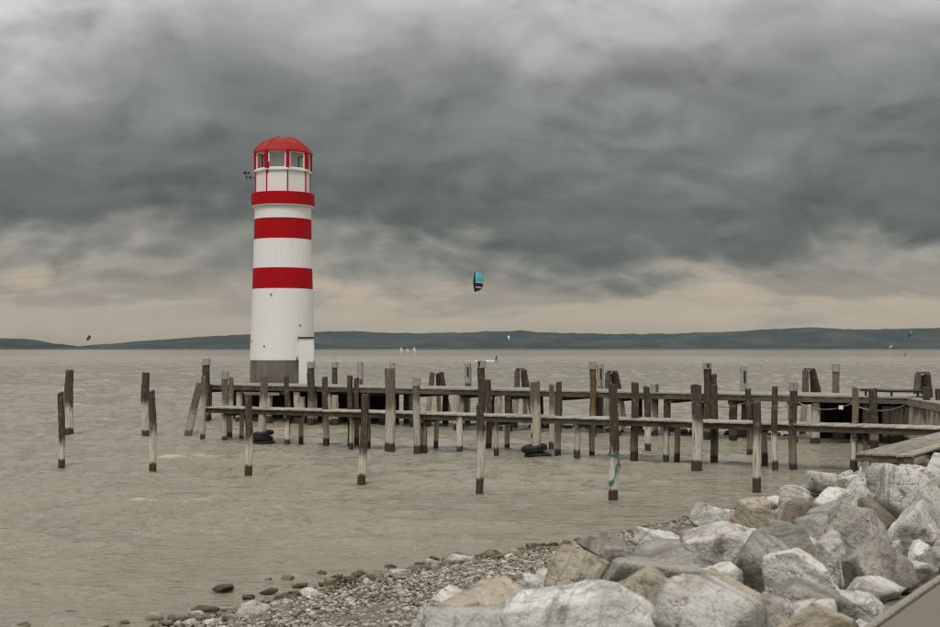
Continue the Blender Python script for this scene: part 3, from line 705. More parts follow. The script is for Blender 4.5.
def build_pier():
    u, n, L = axes(FF0, FF1); rz = math.atan2(u.y, u.x); Wd = 3.0; zt = 1.69
    P = empty('high_pier', (FF0.x, FF0.y, 0), rz)
    tag(P, 'broad timber pier on dark piles leading out to the lighthouse', 'pier')
    mb = MB(); x = 0.08
    while x < L:
        mb.box((x, Wd / 2 + random.uniform(-.02, .02), zt - 0.03 + random.uniform(-.004, .004)), (0.152, Wd, 0.055)); x += 0.162
    o = mb.build('deck_planks', M['plank'], P); tag(o, kind='stuff')
    for y in (0.10, Wd / 2, Wd - 0.10):
        for a in np.arange(0, L - 0.1, 4.6):
            b = min(L, a + 4.6); mb = MB(); mb.box((0, 0, 0), (b - a - 0.015, 0.14, 0.19), 0, 0.01); mb.build('beam', M['beam'], P, ((a + b) / 2, y, zt - 0.062 - 0.097))
    s = 0.35; i = 0
    while s < L:
        for y in (0.24, Wd - 0.24):
            m = 'pile_dark' if (y > 1 or i % 3) else 'post_grey'
            add_post('pile', (s + random.uniform(-.25, .25), y, 0), zt - 0.26, random.uniform(.13, .16), m, P)
        mb = MB(); mb.box((0, 0, 0), (0.16, Wd - 0.2, 0.14)); mb.build('cross_beam', M['beam'], P, (s, Wd / 2, zt - 0.33))
        s += 2.3; i += 1
    # pale piles that show under the front edge
    for px_, h in ((270.5, 1.35), (298.5, 1.4), (303, 1.2), (315, 1.4), (336, 1.3), (240, 1.35), (457.6, 1.42), (499, 1.42), (815, 1.42), (649, 1.4)):
        p, q = on_line(px_, FF0, FF1, 0.14); add_post('pile', (q, 0.10, 0), h, random.uniform(.13, .16), 'post_grey', P)
    # boards painted near-black as under-deck shade, below the lighthouse and by the quay
    for a_px, b_px in ((236, 398), (827, 935)):
        s0 = on_line(a_px, FF0, FF1, Wd - .5)[1]; s1 = min(L - .05, on_line(b_px, FF0, FF1, Wd - .5)[1]); x = s0
        while x < s1:
            mb = MB(); mb.box((0, 0, 0), (0.235, 0.05, 2.1)); mb.build('board', M['void_shade'], P, (x, Wd - 0.5 + random.uniform(-.012, .012), 0.34)); x += 0.245
    p0 = on_line(246, FF0, FF1, .05)[1]; p1 = on_line(281, FF0, FF1, .05)[1]
    mb = MB(); mb.box((0, 0, 0), (p1 - p0, 0.08, 0.13)); mb.build('beam', M['plank_long'], P, ((p0 + p1) / 2, -0.03, 1.30))
    # handrail pipe lying along the deck, sagging cable below it, small white box
    a = on_line(858, FF0, FF1, 0.3)[1]; b = on_line(922, FF0, FF1, 0.3)[1]
    mb = MB(); mb.tube([(a, .5, zt + .20), ((a + b) / 2, .5, zt + .17), (b, .5, zt + .19)], .05, 8); rl = mb.build('pipe_rail', M['darkmetal'], P)
    for q in (a + .2, (a + b) / 2, b - .2):
        mb = MB(); mb.box((q, .5, zt + .08), (.07, .07, .17)); mb.build('bracket', M['darkmetal'], rl)
    a = on_line(700, FF0, FF1, 0)[1]; b = on_line(905, FF0, FF1, 0)[1]; npt = 5
    for k in range(npt - 1):
        q0 = a + (b - a) * k / (npt - 1); q1 = a + (b - a) * (k + 1) / (npt - 1)
        mb = MB(); mb.tube([(q0 + (q1 - q0) * t, -.03, 1.42 - .22 * 4 * t * (1 - t)) for t in np.linspace(0, 1, 12)], 0.018, 6); mb.build('cable', M['steel'], P)
    q = on_line(841, FF0, FF1, 0)[1]; mb = MB(); mb.box((q, -.05, 1.28), (.14, .09, .14), 0, .01); mb.build('junction_box', M['white'], P)
    # tall collared posts bolted to the pier: front line and back line
    def pp(px_, top, w, cap, off, mat, slot, label, capbig=True):
        p, q = on_line(px_, FF0, FF1, off); z1 = at_y(px_, top, p.y).z; r = w / 2 / FPX * p.y
        o = add_post('pier_post', (p.x, p.y, 0), z1, r, mat, None, (random.uniform(-.006, .006), 0)); tag(o, label, 'post', 'collared posts along the high pier')
        collar(o, z1, r, cap / FPX * p.y, slot)
    pp(206.6, 358.8, 7.6, 6.5, -.22, 'post_brown', False, 'collared brown post at the lake end of the high pier')
    pp(311.4, 362.2, 7.4, 6.0, -.22, 'post_brown', False, 'collared post rising in front of the white porch')
    pp(481.6, 361.2, 7.8, 6.8, -.24, 'post_brown', False, 'tall collared brown post at the middle of the high pier')
    pp(592.4, 361.8, 6.6, 7.4, -.22, 'post_rust', False, 'tall collared rust-streaked post beside a slotted one on the high pier')
    pp(707.2, 362.8, 8.0, 6.4, -.22, 'post_brown', True, 'tall collared post with a slanting brace by the high pier edge')
    pp(335.4, 362.4, 5.6, 5.2, 3.2, 'post_brown', False, 'short collared post behind the pier, first past the white porch')
    pp(360.4, 362.4, 5.8, 17, 3.2, 'post_grey', False, 'long-collared pale post behind the pier, second past the white porch')
    pp(392.4, 363.2, 5.4, 17, 3.2, 'post_grey', False, 'long-collared pale post behind the very stout walkway post')
    pp(467.8, 363.4, 6.0, 20, 3.2, 'post_grey', True, 'slotted pale post behind the middle of the high pier')
    pp(600.4, 364.4, 6.0, 22, 3.2, 'post_grey', True, 'slotted pale post beside the rust-streaked collared post')
    pp(743.6, 366.6, 6.4, 24, 3.2, 'post_grey', True, 'slotted pale post behind the pier next to the braced post')
    pp(835.8, 364.2, 7.2, 7.6, 3.2, 'post_grey', False, 'pale post with wide collar behind the pier, nearest the quay')
    # brace on the braced post
    p, q = on_line(712.6, FF0, FF1, -.3); o = add_post('brace_post', (p.x, p.y, 0), at_y(712, 374.5, p.y).z, .10, 'post_brown', None, (0.03, 0)); tag(o, 'slanting brown brace post leaning against a tall collared post', 'post')
    # leaning strut at the lake end
    a = at_z(187, 438); t = at_y(200.5, 383, a.y + 3.0); h = t.z
    o = add_post('leaning_strut', (a.x, a.y, 0), h, .15, 'post_brown', None, ((t.x - a.x) / h, (t.y - a.y) / h)); tag(o, 'brown strut leaning against the lake end of the pier', 'post')
build_pier()

def build_trestles():
    # A-frame dolphins standing in the water behind the high pier: two raking legs and a cap beam
    specs = ((437, 372.4, 'timber trestle behind the pier with splayed open top beside a slotted post', (427.5, 432, 445), (451, 440.5, 441), False),
             (523, 370, 'timber trestle behind the pier beside the tall collared middle post', (515, 517.2, 441), (534, 524, 441), True),
             (613, 372.5, 'timber trestle behind the pier beside the rust-streaked post', (606, 608.4, 441), (625, 616, 441), True),
             (811, 370.4, 'timber trestle with steep legs behind the pier near the quay', (803, 805.6, 441), (828, 813, 441), True),
             (922, 374.2, 'stubby timber trestle on the deck where the pier meets the quay', (915, 918, 441), (932, 927.5, 441), True))
    for cx, top, label, (lx0, lx1, _), (rx0, rx1, _2), beam in specs:
        off = 4.4; p, q = on_line(cx, FF0, FF1, off); Y = p.y; t = at_y(cx, top, Y)
        E = empty('timber_trestle', (t.x, Y, 0)); tag(E, label, 'trestle', 'timber trestles behind the pier')
        zb = -0.6; yb = 349 + (EYE - 0.3) * FPX / Y
        for (xb, xt) in ((lx0, lx1), (rx0, rx1)):
            bt = at_y(xb, yb, Y + 0.3); tp = at_y(xt, top, Y); h = tp.z; le = ((tp.x - bt.x) / h, -0.3 / h)
            _seed[0] += 1; V, F = post_mesh(h, .125, _seed[0], -1.0, le); mesh_obj('leg', V, F, M['post_grey' if xb < cx else 'post_brown'], E, (bt.x - t.x, 0.3, 0))
        _seed[0] += 1; bt = at_y((lx0 + rx0) / 2 + 1, yb, Y + 1.6); tp = at_y(cx + .5, top + 1, Y + .2); h = tp.z
        V, F = post_mesh(h, .105, _seed[0], -1.0, ((tp.x - bt.x) / h, -1.4 / h)); mesh_obj('leg', V, F, M['post_grey'], E, (bt.x - t.x, 1.6, 0))
        if beam:
            w = (rx1 - lx1) / FPX * Y + 0.12; mb = MB(); mb.box((0, 0, 0), (w, .16, .07), 0, .015); mb.build('cap_beam', M['beam'], E, (((lx1 + rx1) / 2 - cx) / FPX * Y, -.02, t.z + .05))
build_trestles()

def build_quay():
    # timber quay that carries the pier to the shore; palisade of round piles along its lake face
    A = Vector((14.72, 44.1, 0)); B = Vector((13.75, 36.4, 0)); zt = 1.66
    Q = empty('timber_quay', (A.x, A.y, 0)); tag(Q, 'timber quay with a palisade of round piles under its deck', 'quay')
    d = B - A; L = d.length; u = d.normalized(); n = Vector((-u.y, u.x, 0))
    if n.x < 0: n = -n
    k = 0.0
    while k < L:
        mb = MB(); c = u * (k + .08) + n * 4.5; mb.box((0, 0, 0), (9.0, .15, .055), 0, .006); o = mb.build('plank', M['plank_long'], Q, (c.x, c.y, zt - .028 + random.uniform(-.004, .004))); o.rotation_euler.z = math.atan2(n.y, n.x); k += .16
    mb = MB(); c = u * L / 2 + n * .07; mb.box((0, 0, 0), (L, .13, .20), 0, .01); o = mb.build('edge_beam', M['plank_long'], Q, (c.x, c.y, zt - .058 - .10)); o.rotation_euler.z = math.atan2(u.y, u.x)
    k = .12
    while k < L:
        c = u * k + n * (.20 + random.uniform(-.03, .03)); r = random.uniform(.125, .15)
        add_post('palisade_pile', (c.x, c.y, 0), zt - .262, r, 'post_grey', Q, (random.uniform(-.02, .02), 0)); k += 2 * r + .03
    # second palisade set back under the pier's end
    up, npv, Lp = axes(FF0, FF1)
    for k, px_ in enumerate((884.5, 892.5, 899, 905.5, 910.5)):
        p, q = on_line(px_, FF0, FF1, 1.5); add_post('palisade_pile', (p.x - A.x, p.y - A.y, 0), 1.30 - .03 * (k % 2), .15, 'post_grey', Q, (0.05 - .02 * (k % 3), 0))
build_quay()

def build_boardwalk():
    zt = 1.32; a = at_z(855.5, 452.8, zt); b = at_z(908.5, 455.0, zt); u = TV.copy(); L = 11.0
    wv = (b - a); Wd = 1.06; n = Vector((u.y, -u.x, 0))
    Bk = empty('shore_boardwalk', (a.x, a.y, 0), math.atan2(u.y, u.x)); tag(Bk, 'short grey boardwalk of lengthwise boards resting on the boulders', 'boardwalk')
    # local x along, local -y to the right
    nb = 7; w = Wd / nb
    for k in range(nb):
        y = -(k + .5) * w; x = random.uniform(-.03, .02)
        for x0, x1 in ((x, 4.6), (4.61, L)):
            mb = MB(); mb.box((0, 0, 0), (x1 - x0, w - .010, .045), 0, .006); mb.build('board', M['plank_long'], Bk, ((x0 + x1) / 2, y, zt - .023 + random.uniform(-.004, .004)))
    for x in (0.09, 2.4, 4.6, 7, 9.4):
        mb = MB(); mb.box((0, 0, 0), (.10, Wd + .02, .12), 0, .008); mb.build('joist', M['beam'], Bk, (x, -Wd / 2, zt - .048 - .062))
        for y in (-.16, -Wd + .12): add_post('pile', (x, y, 0), zt - .17, .10, 'post_grey', Bk)
    mb = MB(); mb.tube([(0.05, -Wd + .06, zt - .17), (0.9, -Wd + .06, zt - .17)], .11, 12); mb.build('log_bearer', M['plank_long'], Bk)
build_boardwalk()

# ------------------------------------------------------------------ tyres, rope
def tyre(loc, r, w, tilt, label):
    mb = MB(); prof = []
    for k in range(16):
        th = 2 * math.pi * k / 16; cx, cz = math.cos(th), math.sin(th)
        prof.append((r - .30 * r + .30 * r * math.copysign(abs(cx) ** .65, cx), w / 2 * math.copysign(abs(cz) ** .7, cz)))
    mb.lathe(prof + [prof[0]], 40); t = empty('old_tyre', loc); t.rotation_euler = tilt; tag(t, label, 'tyre', 'old tyres round the posts')
    mb.build('casing', M['rubber'], t, smooth=True)
    mb = MB()
    for k in range(40):
        th = 2 * math.pi * k / 40
        for sgn in (-1, 1): mb.box((r * 1.005 * math.cos(th), r * 1.005 * math.sin(th), sgn * w * .18), (.03, r * .10, w * .26), th + sgn * .25)
    mb.build('tread', M['rubber'], t); return t
def build_tyres():
    p = at_z(262.8, 445)
    tyre((p.x + .03, p.y, .08), .37, .18, (.04, .03, 0), 'bottom tyre of the stack of three round a pale post')
    tyre((p.x - .03, p.y, .245), .36, .17, (-.03, .05, 0), 'middle tyre of the stack of three round a pale post')
    tyre((p.x + .02, p.y, .40), .34, .16, (.07, -.12, 0), 'top tyre of the stack of three round a pale post')
    p = at_z(536.3, 458.5)
    tyre((p.x + .05, p.y, .10), .38, .20, (.06, .10, 0), 'lower tilted tyre lying in the water round a post')
    tyre((p.x - .06, p.y, .31), .37, .20, (.05, -.13, 0), 'upper tilted tyre lying on another round a post')
build_tyres()
def build_rope():
    p = at_z(613.6, 500); r = 9.4 / 2 / FPX * p.y * 1.04; E = empty('teal_rope', (p.x, p.y, 0)); tag(E, 'frayed teal rope wound round and dangling from a tall post', 'rope')
    def pt(a, z, k=1.06): return (r * k * math.sin(a), -r * k * math.cos(a), z)
    mb = MB(); mb.tube([pt(t * 6.28 * 2.3, 1.02 - .05 * t + .02 * math.sin(9 * t), 1.10) for t in np.linspace(0, 1, 60)], .012, 6); mb.build('winding', M['rope'], E)
    mb = MB(); mb.tube([pt(.5, 1.0, 1.1), pt(.65, .95, 1.35), pt(.75, .84, 1.5), pt(.8, .78, 1.7), pt(.9, .75, 1.4), pt(.45, .8, 1.25), pt(.3, .7, 1.15), pt(.25, .6, 1.1), pt(.1, .5, 1.12), pt(-.1, .42, 1.12), pt(-.5, .36, 1.15), pt(-.9, .34, 1.12)], .013, 6); mb.build('dangling_end', M['rope'], E)
    mb = MB()
    for k in range(4): mb.tube([pt(.6 + .05 * k, .93 - .05 * k, 1.25), pt(.75 + .1 * k, .86 - .06 * k, 1.55), pt(.5, .78 - .05 * k, 1.2)], .009, 5)
    for k in range(3): mb.tube([pt(-.2, .46, 1.12), pt(-.5 - .2 * k, .40, 1.3), pt(-.8, .33 - .03 * k, 1.15)], .009, 5)
    mb.build('frayed_strands', M['rope'], E)
build_rope()

# ------------------------------------------------------------------ boulders
_ico = {}
def ico(sub):
    if sub not in _ico:
        bm = bmesh.new(); bmesh.ops.create_icosphere(bm, subdivisions=sub, radius=1.0)
        V = np.array([v.co[:] for v in bm.verts]); V /= np.linalg.norm(V, axis=1)[:, None]
        F = np.array([[v.index for v in f.verts] for f in bm.faces]); bm.free(); _ico[sub] = (V, F)
    return _ico[sub]
def rock_shape(seed, dims, sub=4, sharp=16.0, rough=0.05, planes=15):
    rg = np.random.default_rng(seed); D, F = ico(sub)
    nrm = rg.normal(size=(planes, 3)); nrm /= np.linalg.norm(nrm, axis=1)[:, None]; h = rg.uniform(.60, .97, planes)
    nrm = np.vstack([nrm, np.eye(3), -np.eye(3)]); h = np.concatenate([h, np.full(6, 1.12)])
    dots = D @ nrm.T; r = np.where(dots > .05, h[None, :] / np.maximum(dots, .05), 9.0)
    r = -np.log(np.exp(-sharp * r).sum(1)) / sharp
    V = D * r[:, None]; V = V / np.abs(V).max(0)[None, :]
    off = rg.random(3) * 50
    n1 = fbm(V * 1.5 + off, 3); n2 = fbm(V * 4.2 + off, 5, 2.1, .6); n3 = -np.abs(vnoise(V * 2.6 + off + 7)) ** .5
    V = V * (1 + rough * 1.2 * n1 + rough * .75 * n2 + rough * .6 * (n3 + .5))[:, None]
    ax = rg.normal(size=3); ax /= np.linalg.norm(ax)
    q = (V @ ax) * 3.2 + .5 * n1 + .25 * n2; saw = q - np.floor(q); V = V * (1 + .018 * (np.minimum(saw, (1 - saw) * 5) - .4))[:, None]
    return V * (np.array(dims) / 2)[None, :], F
_rs = [500]
def add_rock(name, c, dims, mat, label, cat, group, rot=(0, 0, 0), sub=4, sharp=16, rough=.06, planes=15, box=None):
    _rs[0] += 1; V, F = rock_shape(_rs[0], dims, sub, sharp, rough, planes)
    if box:      # bake the tilt, then match the stone's measured width and height and seat it in the bank
        from mathutils import Euler
        V = V @ np.array(Euler(rot).to_matrix()).T; rot = (0, 0, 0); c = Vector(c); x0, x1, y0, y1 = box; m = c.y / FPX
        for it in range(3):
            W = V + np.array(c); vy = W[:, 1]; X = 470 + FPX * W[:, 0] / vy; Yp = 349 - FPX * (W[:, 2] - EYE) / vy
            V[:, 0] *= (x1 - x0) / (X.max() - X.min()); V[:, 2] *= min(1.6, max(.7, (y1 - y0) / (Yp.max() - Yp.min())))
            c.x += ((x0 + x1) / 2 - (X.max() + X.min()) / 2) * m; c.z += ((Yp.max() + Yp.min()) / 2 - (y0 + y1) / 2) * m * .9
        ss = (V[:, 0] + c.x) * SV.x + (V[:, 1] + c.y) * SV.y - S0; mv = np.maximum(0, .06 - ss); V[:, 0] += SV.x * mv; V[:, 1] += SV.y * mv
        lo = V[:, 2].min() + c.z; hi = V[:, 2].max() + c.z; gz = ground(c.x, c.y) - .06
        if lo > gz: V[:, 2] = (V[:, 2] - V[:, 2].max()) * (hi - gz) / (hi - lo) + V[:, 2].max()
    me = bpy.data.meshes.new(name); me.vertices.add(len(V)); me.vertices.foreach_set('co', V.ravel().astype(np.float32))
    me.loops.add(F.size); me.loops.foreach_set('vertex_index', F.ravel().astype(np.int32)); me.polygons.add(len(F))
    me.polygons.foreach_set('loop_start', np.arange(0, F.size, 3, dtype=np.int32)); me.polygons.foreach_set('use_smooth', np.ones(len(F), bool)); me.update(); me.validate()
    me.materials.append(M[mat]); o = bpy.data.objects.new(name, me); o.location = c; o.rotation_euler = rot; link(o)
    return tag(o, label, cat, group)
def hit(px, py, lift):
    d = ray(px, py); t = 5.0
    while t < 80:
        p = Vector((0, 0, EYE)) + d * t
        if p.z <= ground(p.x, p.y) + lift: return p
        t += 0.03
    return p
placed = []
# upper outline of the boulder bank as the photograph shows it: stones of the filling stay below it
_OX = [330, 412, 432, 500, 548, 600, 640, 690, 730, 780, 850, 868, 910, 945, 1100]; _OY = [760, 627, 600, 578, 549, 535, 528, 507, 500, 488, 466, 462, 462, 455, 430]
def below_outline(p, r, hz):
    for dx in (-.8, 0, .8):
        x, y = to_px((p[0] + dx * r, p[1], p[2] + hz))
        if y < np.interp(x, _OX, _OY) + 1.5: return False
    return True
def build_boulders():
    G = 'boulders of the stone bank'
    # x0, x1, y0, y1 in the photograph, stone, roll, lift, label
    B = [
     (508, 676, 578, 660, 'white', .07, .30, 'large flat pale grey slab beside the ochre-brown stone at the gravel edge'),
     (428, 560, 599, 660, 'pale', -.05, .25, 'low pale slab in front of the ochre-brown stone'),
     (438, 530, 574, 618, 'ochre', -.22, .22, 'ochre-brown elongated stone leaning on two pale slabs'),
     (430, 478, 583, 610, 'pale', 0, .12, 'small pale block behind the ochre-brown stone at the gravel'),
     (410, 448, 600, 650, 'pale', .1, .15, 'pale end stone of the bank resting on the gravel'),
     (546, 606, 543, 590, 'ochre', .1, .25, 'buff boulder with a grey face standing against the gravel'),
     (578, 626, 531, 555, 'grey', 0, .10, 'small grey stones at the waterline behind the buff boulder'),
     (603, 652, 544, 564, 'grey', -.05, .2, 'flat grey stone wedged behind a long grey slab'),
     (634, 694, 525, 560, 'pale', .05, .2, 'rounded pale boulder at the waterline above the long grey slab'),
     (606, 718, 553, 582, 'grey', .06, .25, 'long grey slab lying across the bank'),
     (602, 684, 563, 610, 'ochre', .05, .3, 'ochre and pale boulder below the long grey slab'),
     (655, 766, 572, 645, 'pale', .32, .35, 'big pale pitted boulder sloping down beside the large flat slab'),
     (682, 760, 520, 570, 'pale', .12, .3, 'broad pale-topped boulder with shaded flank near the water'),
     (690, 727, 501, 531, 'pale', .25, .2, 'pointed pale boulder at the very waterline'),
     (702, 766, 566, 612, 'ochre', .35, .3, 'pinkish-ochre stone tucked behind the big pitted boulder'),
     (728, 792, 531, 578, 'grey', -.08, .3, 'dark grey squat boulder beside the bright white boulder'),
     (764, 834, 545, 594, 'white', .15, .3, 'bright white smooth boulder amid grey ones'),
     (768, 852, 575, 612, 'grey', .1, .18, 'smooth grey boulder in front of the bright white boulder'),
     (755, 828, 518, 550, 'grey', .15, .3, 'mottled grey boulder behind the bright white boulder'),
     (814, 848, 527, 585, 'pale', .35, .2, 'cracked pale wedge between the white and the great grey boulders'),
     (826, 896, 503, 556, 'grey', .05, .35, 'large dark-veined grey boulder in the heap'),
     (843, 914, 535, 600, 'grey', -.25, .14, 'great rounded grey boulder with pale crown by the path'),
     (884, 950, 496, 570, 'pale', .25, .15, 'wide pale boulder sloping towards the path'),
     (876, 948, 463, 512, 'pale', .1, .45, 'big pale mound of rock just below the boardwalk'),
     (778, 808, 484, 507, 'pale', .1, .2, 'pale block at the waterline near the sunken post'),
     (812, 850, 486, 508, 'white', .1, .25, 'whitish block in the upper row near the water'),
     (770, 820, 497, 520, 'brown', -.05, .25, 'dark brown boulder below the pale waterline blocks'),
     (800, 850, 500, 524, 'grey', .05, .3, 'greyish brown slab beside the dark brown boulder'),
     (732, 774, 495, 524, 'ochre', .05, .2, 'buff boulder at the foot of the sunken post'),
     (716, 760, 518, 545, 'white', .15, .25, 'white-topped stone between squat grey and pointed boulders'),
     (772, 864, 600, 650, 'ochre', .05, .14, 'buff and grey boulder beside the path corner'),
     (836, 884, 588, 616, 'pale', .1, .12, 'small pale boulder touching the path edge'),
     (845, 884, 468, 492, 'white', -.1, .3, 'white stone below the boardwalk corner'),
     (806, 848, 470, 492, 'pale', .1, .2, 'pale stone by the slim boardwalk post'),
     (826, 850, 478, 494, 'brown', -.4, .25, 'brown slanting stone near the boardwalk post'),
     (866, 912, 462, 480, 'pale', .05, .4, 'pale stones under the end of the boardwalk'),
     (918, 960, 452, 474, 'white', .05, .5, 'whitish stone against the boardwalk side'),
     (852, 892, 484, 508, 'pale', .1, .35, 'buff-white stone beside the big pale mound'),
     (858, 900, 496, 520, 'brown', .1, .35, 'brown-grey rugged stone above the dark-veined boulder'),
     (700, 740, 560, 590, 'pale', 0, .2, 'small pale block between the grey slab and the squat boulder'),
     (745, 790, 590, 640, 'pale', .3, .25, 'pale slanting stone beside the smooth grey boulder'),
     (905, 945, 480, 500, 'grey', 0, .5, 'grey stone beside the big pale mound'),
    ]
    import re
    named = []; boxes = []
    for x0, x1, y0, y1, st_, roll, lift, label in B:
        gx = (x1 - x0) * .05; x0 -= gx; x1 += gx; y1 += 3
        cx, cy = (x0 + x1) / 2, (y0 + y1) / 2; p = hit(cx, cy, lift + .05); d = p.y; boxes.append((x0, x1, y0, y1, d))
        w = (x1 - x0) / FPX * d * 1.04; dep = w * random.uniform(.75, 1.0); dep = min(dep, 1.35, max(.35, 2.2 * (st((p.x, p.y))[0] - .02))); hh = max(.38 * w, (y1 - y0) / FPX * d - .12 * dep) * 1.08
        placed.append((p, max(w, dep) / 2)); named.append((p.copy(), re.split(r' (?:beside|in front|leaning|behind|resting|with|standing|wedged|at|lying|below|sloping|near|tucked|left|amid|between|in|by|just|touching|against|above|under|of) ', label)[0]))
        add_rock('boulder', p, (w, dep, hh), 'rock_' + st_, label, 'boulder', G, (random.uniform(-.08, .08), roll, random.uniform(-.15, .15)), 5 if cy > 515 else 4, random.choice([50, 70, 90]), .030, random.randint(10, 16), (x0, x1, y0, y1))
    # the rest of the bank: stones packed between and under the named ones
    rg = random.Random(21); cnt = 0; tries = 0
    while cnt < 255 and tries < 20000:
        tries += 1; t = rg.uniform(4.5, 44); s = rg.uniform(0.42, 9.3)
        if tries % 7 == 1: t = rg.uniform(6, 18); s = rg.uniform(.16, .8)
        if tries % 3 == 0: t = rg.uniform(18, 42); s = waterline(t) + rg.uniform(-.7, .15)
        if s > rock_bound(t) + rg.uniform(-.5, .1): continue
        p = from_st(s, t); r = rg.choice([.12, .15, .18, .22, .26, .32]); p.z = ground(p.x, p.y) + r * .35
        if t > 14: p.z += .12 * math.sin(min(1, s / 3) * 1.57) * min(1, (t - 14) / 6)
        if s - r < .03: continue
        X, Yp = to_px(p)
        if not (330 < X < 1090 and 430 < Yp < 760): continue
        if any((p - q).length < .62 * (r + rq) for q, rq in placed): continue
        rp = r / p.y * FPX
        if not below_outline(p, r, r * .8): continue
        if any(x0 - rp * .45 < X < x1 + rp * .45 and y0 - rp * .25 < Yp < y1 + rp * .4 and p.y < d - .05 and not (s < 1.0 and r < .19) for x0, x1, y0, y1, d in boxes): continue
        placed.append((p, r)); cnt += 1
        st_ = rg.choices(['pale', 'grey', 'white', 'ochre', 'brown'], [46, 30, 13, 7, 4])[0]
        fl = rg.uniform(.62, .95); size = 'small' if r < .22 else 'medium' if r < .32 else 'large'; shape = 'flat' if fl < .7 else 'chunky' if fl > .85 else 'angular'
        q, nm = min(named, key=lambda e: (e[0] - p).length)
        place = 'beside the path edge next to the ' + nm if s < 1.2 else 'packed next to the ' + nm
        tone = {'pale': 'pale', 'grey': 'grey', 'white': 'whitish', 'ochre': 'ochre-stained', 'brown': 'brown'}[st_]
        lab = ' '.join(('%s %s %s stone %s' % (size, shape, tone, place)).split(' ')[:16])
        add_rock('boulder', p, (2 * r * rg.uniform(.9, 1.25), 2 * r * rg.uniform(.85, 1.15), 2 * r * fl), 'rock_' + st_, lab, 'boulder', G, (rg.uniform(-.3, .3), rg.uniform(-.3, .3), rg.uniform(0, 6.3)), 4 if p.y < 20 else 3, rg.choice([45, 60, 80]), .035, rg.randint(10, 16))
build_boulders()

def build_shore_stones():
    # stones along the waterline: x, y, width px, stone
    S = [(322.7, 573, 9, 'brown'), (335, 577, 11, 'brown'), (349, 578, 12, 'grey'), (269, 579.6, 8, 'ochre'), (288, 578.6, 12, 'ochre'), (221, 588, 20, 'brown'), (73, 613.7, 12, 'brown'), (24, 626, 14, 'brown'),
         (269, 591, 16, 'brown'), (301, 585, 15, 'brown'), (281, 596.5, 15, 'brown'), (310.6, 596, 24, 'pale'), (280, 604, 18, 'pale'), (247, 604, 10, 'brown'), (262, 606, 16, 'brown'), (204, 611, 28, 'brown'), (178, 620, 20, 'grey'),
         (197, 617, 18, 'pale'), (231, 619, 17, 'grey'), (152.6, 619, 18, 'pale'), (251.5, 613, 34, 'pale'), (125, 622, 9, 'brown'), (210, 623, 14, 'white'), (104, 627, 10, 'brown'), (357, 575, 11, 'brown'), (351, 581, 13, 'brown'), (362, 573, 10, 'brown'),
         (377, 579, 24, 'brown'), (391, 567, 13, 'brown'), (413, 571, 24, 'brown'), (400, 576, 20, 'pale'), (455, 562, 34, 'pale'), (456, 557, 14, 'brown'), (434, 559, 12, 'brown'), (480, 557.5, 14, 'brown'), (491, 557, 11, 'brown'), (502, 554, 17, 'pale'),
         (513, 553, 16, 'pale'), (531, 547, 15, 'brown'), (554, 545.6, 13, 'brown'), (545, 550.6, 12, 'brown'), (567, 543, 12, 'brown'), (434, 566, 18, 'pale'), (520, 557, 10, 'brown'), (470, 561, 14, 'grey'), (330, 583, 16, 'grey'), (322, 590, 13, 'pale'), (295, 592, 10, 'brown'),
         (240, 611, 13, 'grey'), (222, 614, 13, 'brown'), (190, 625, 16, 'pale'), (165, 625, 14, 'grey'), (250, 597, 13, 'brown'), (367, 583, 12, 'pale'), (540, 546, 9, 'brown'), (422, 565, 12, 'brown'), (445, 560, 10, 'grey')]
    names = {'pale': 'pale stone on the gravel by the waterline', 'grey': 'grey stone on the gravel by the waterline', 'white': 'white stone at the corner of the gravel beach', 'ochre': 'buff stone awash at the waterline', 'brown': 'wet dark brown stone at the waterline'}
    rgs = random.Random(77)
    for k in range(70):      # smaller stones strewn along the edge of the water
        t = rgs.uniform(9.5, 20.5); q = from_st(waterline(t) + rgs.gauss(-.12, .2), t); X, Y = to_px((q.x, q.y, .03))
        if 90 < X < 590: S.append((X, Y, rgs.uniform(6, 13), rgs.choice(['brown', 'brown', 'pale', 'grey', 'ochre'])))
    for x, y, w, st_ in S:
        p = hit(x, y, .03)
        if p.z < .02: p = at_z(x, y, .02)
        d = p.y; ww = w / FPX * d * 1.12; h = ww * random.uniform(.45, .68)
        sz = 'tiny' if ww < .17 else 'small' if ww < .22 else 'medium' if ww < .3 else 'large'; fl = 'flat' if h < .53 * ww else 'lumpy' if h > .61 * ww else 'rounded'
        if st_ == 'brown' and x < 345: h = ww * .36
        p.z = max(p.z, .0) + h * (-.02 if p.z < .06 else .10)
        add_rock('shore_stone', p, (ww, ww * random.uniform(.7, 1.0), h), 'rock_' + st_, sz + ' ' + fl + ' ' + names[st_], 'stone', 'stones along the waterline', (random.uniform(-.2, .2), random.uniform(-.2, .2), random.uniform(-.4, .4)), 3, 45, .05, 11)
    # dark stones awash under the high pier
    u, n, L = axes(FF0, FF1); rg = random.Random(4); s = 1.0
    while s < L - 1:
        p = FF0 + u * s + n * (rg.uniform(1.6, 3.6)); w = rg.uniform(.35, .85); p.z = rg.uniform(-.05, .08)
        add_rock('breakwater_stone', p, (w, w * .8, w * rg.uniform(.45, .75)), 'rock_brown', 'dark stone awash beneath the high pier', 'stone', 'stones beneath the high pier', (0, 0, rg.uniform(0, 6)), 3, 14, .09, 10); s += rg.uniform(.35, .85)
build_shore_stones()

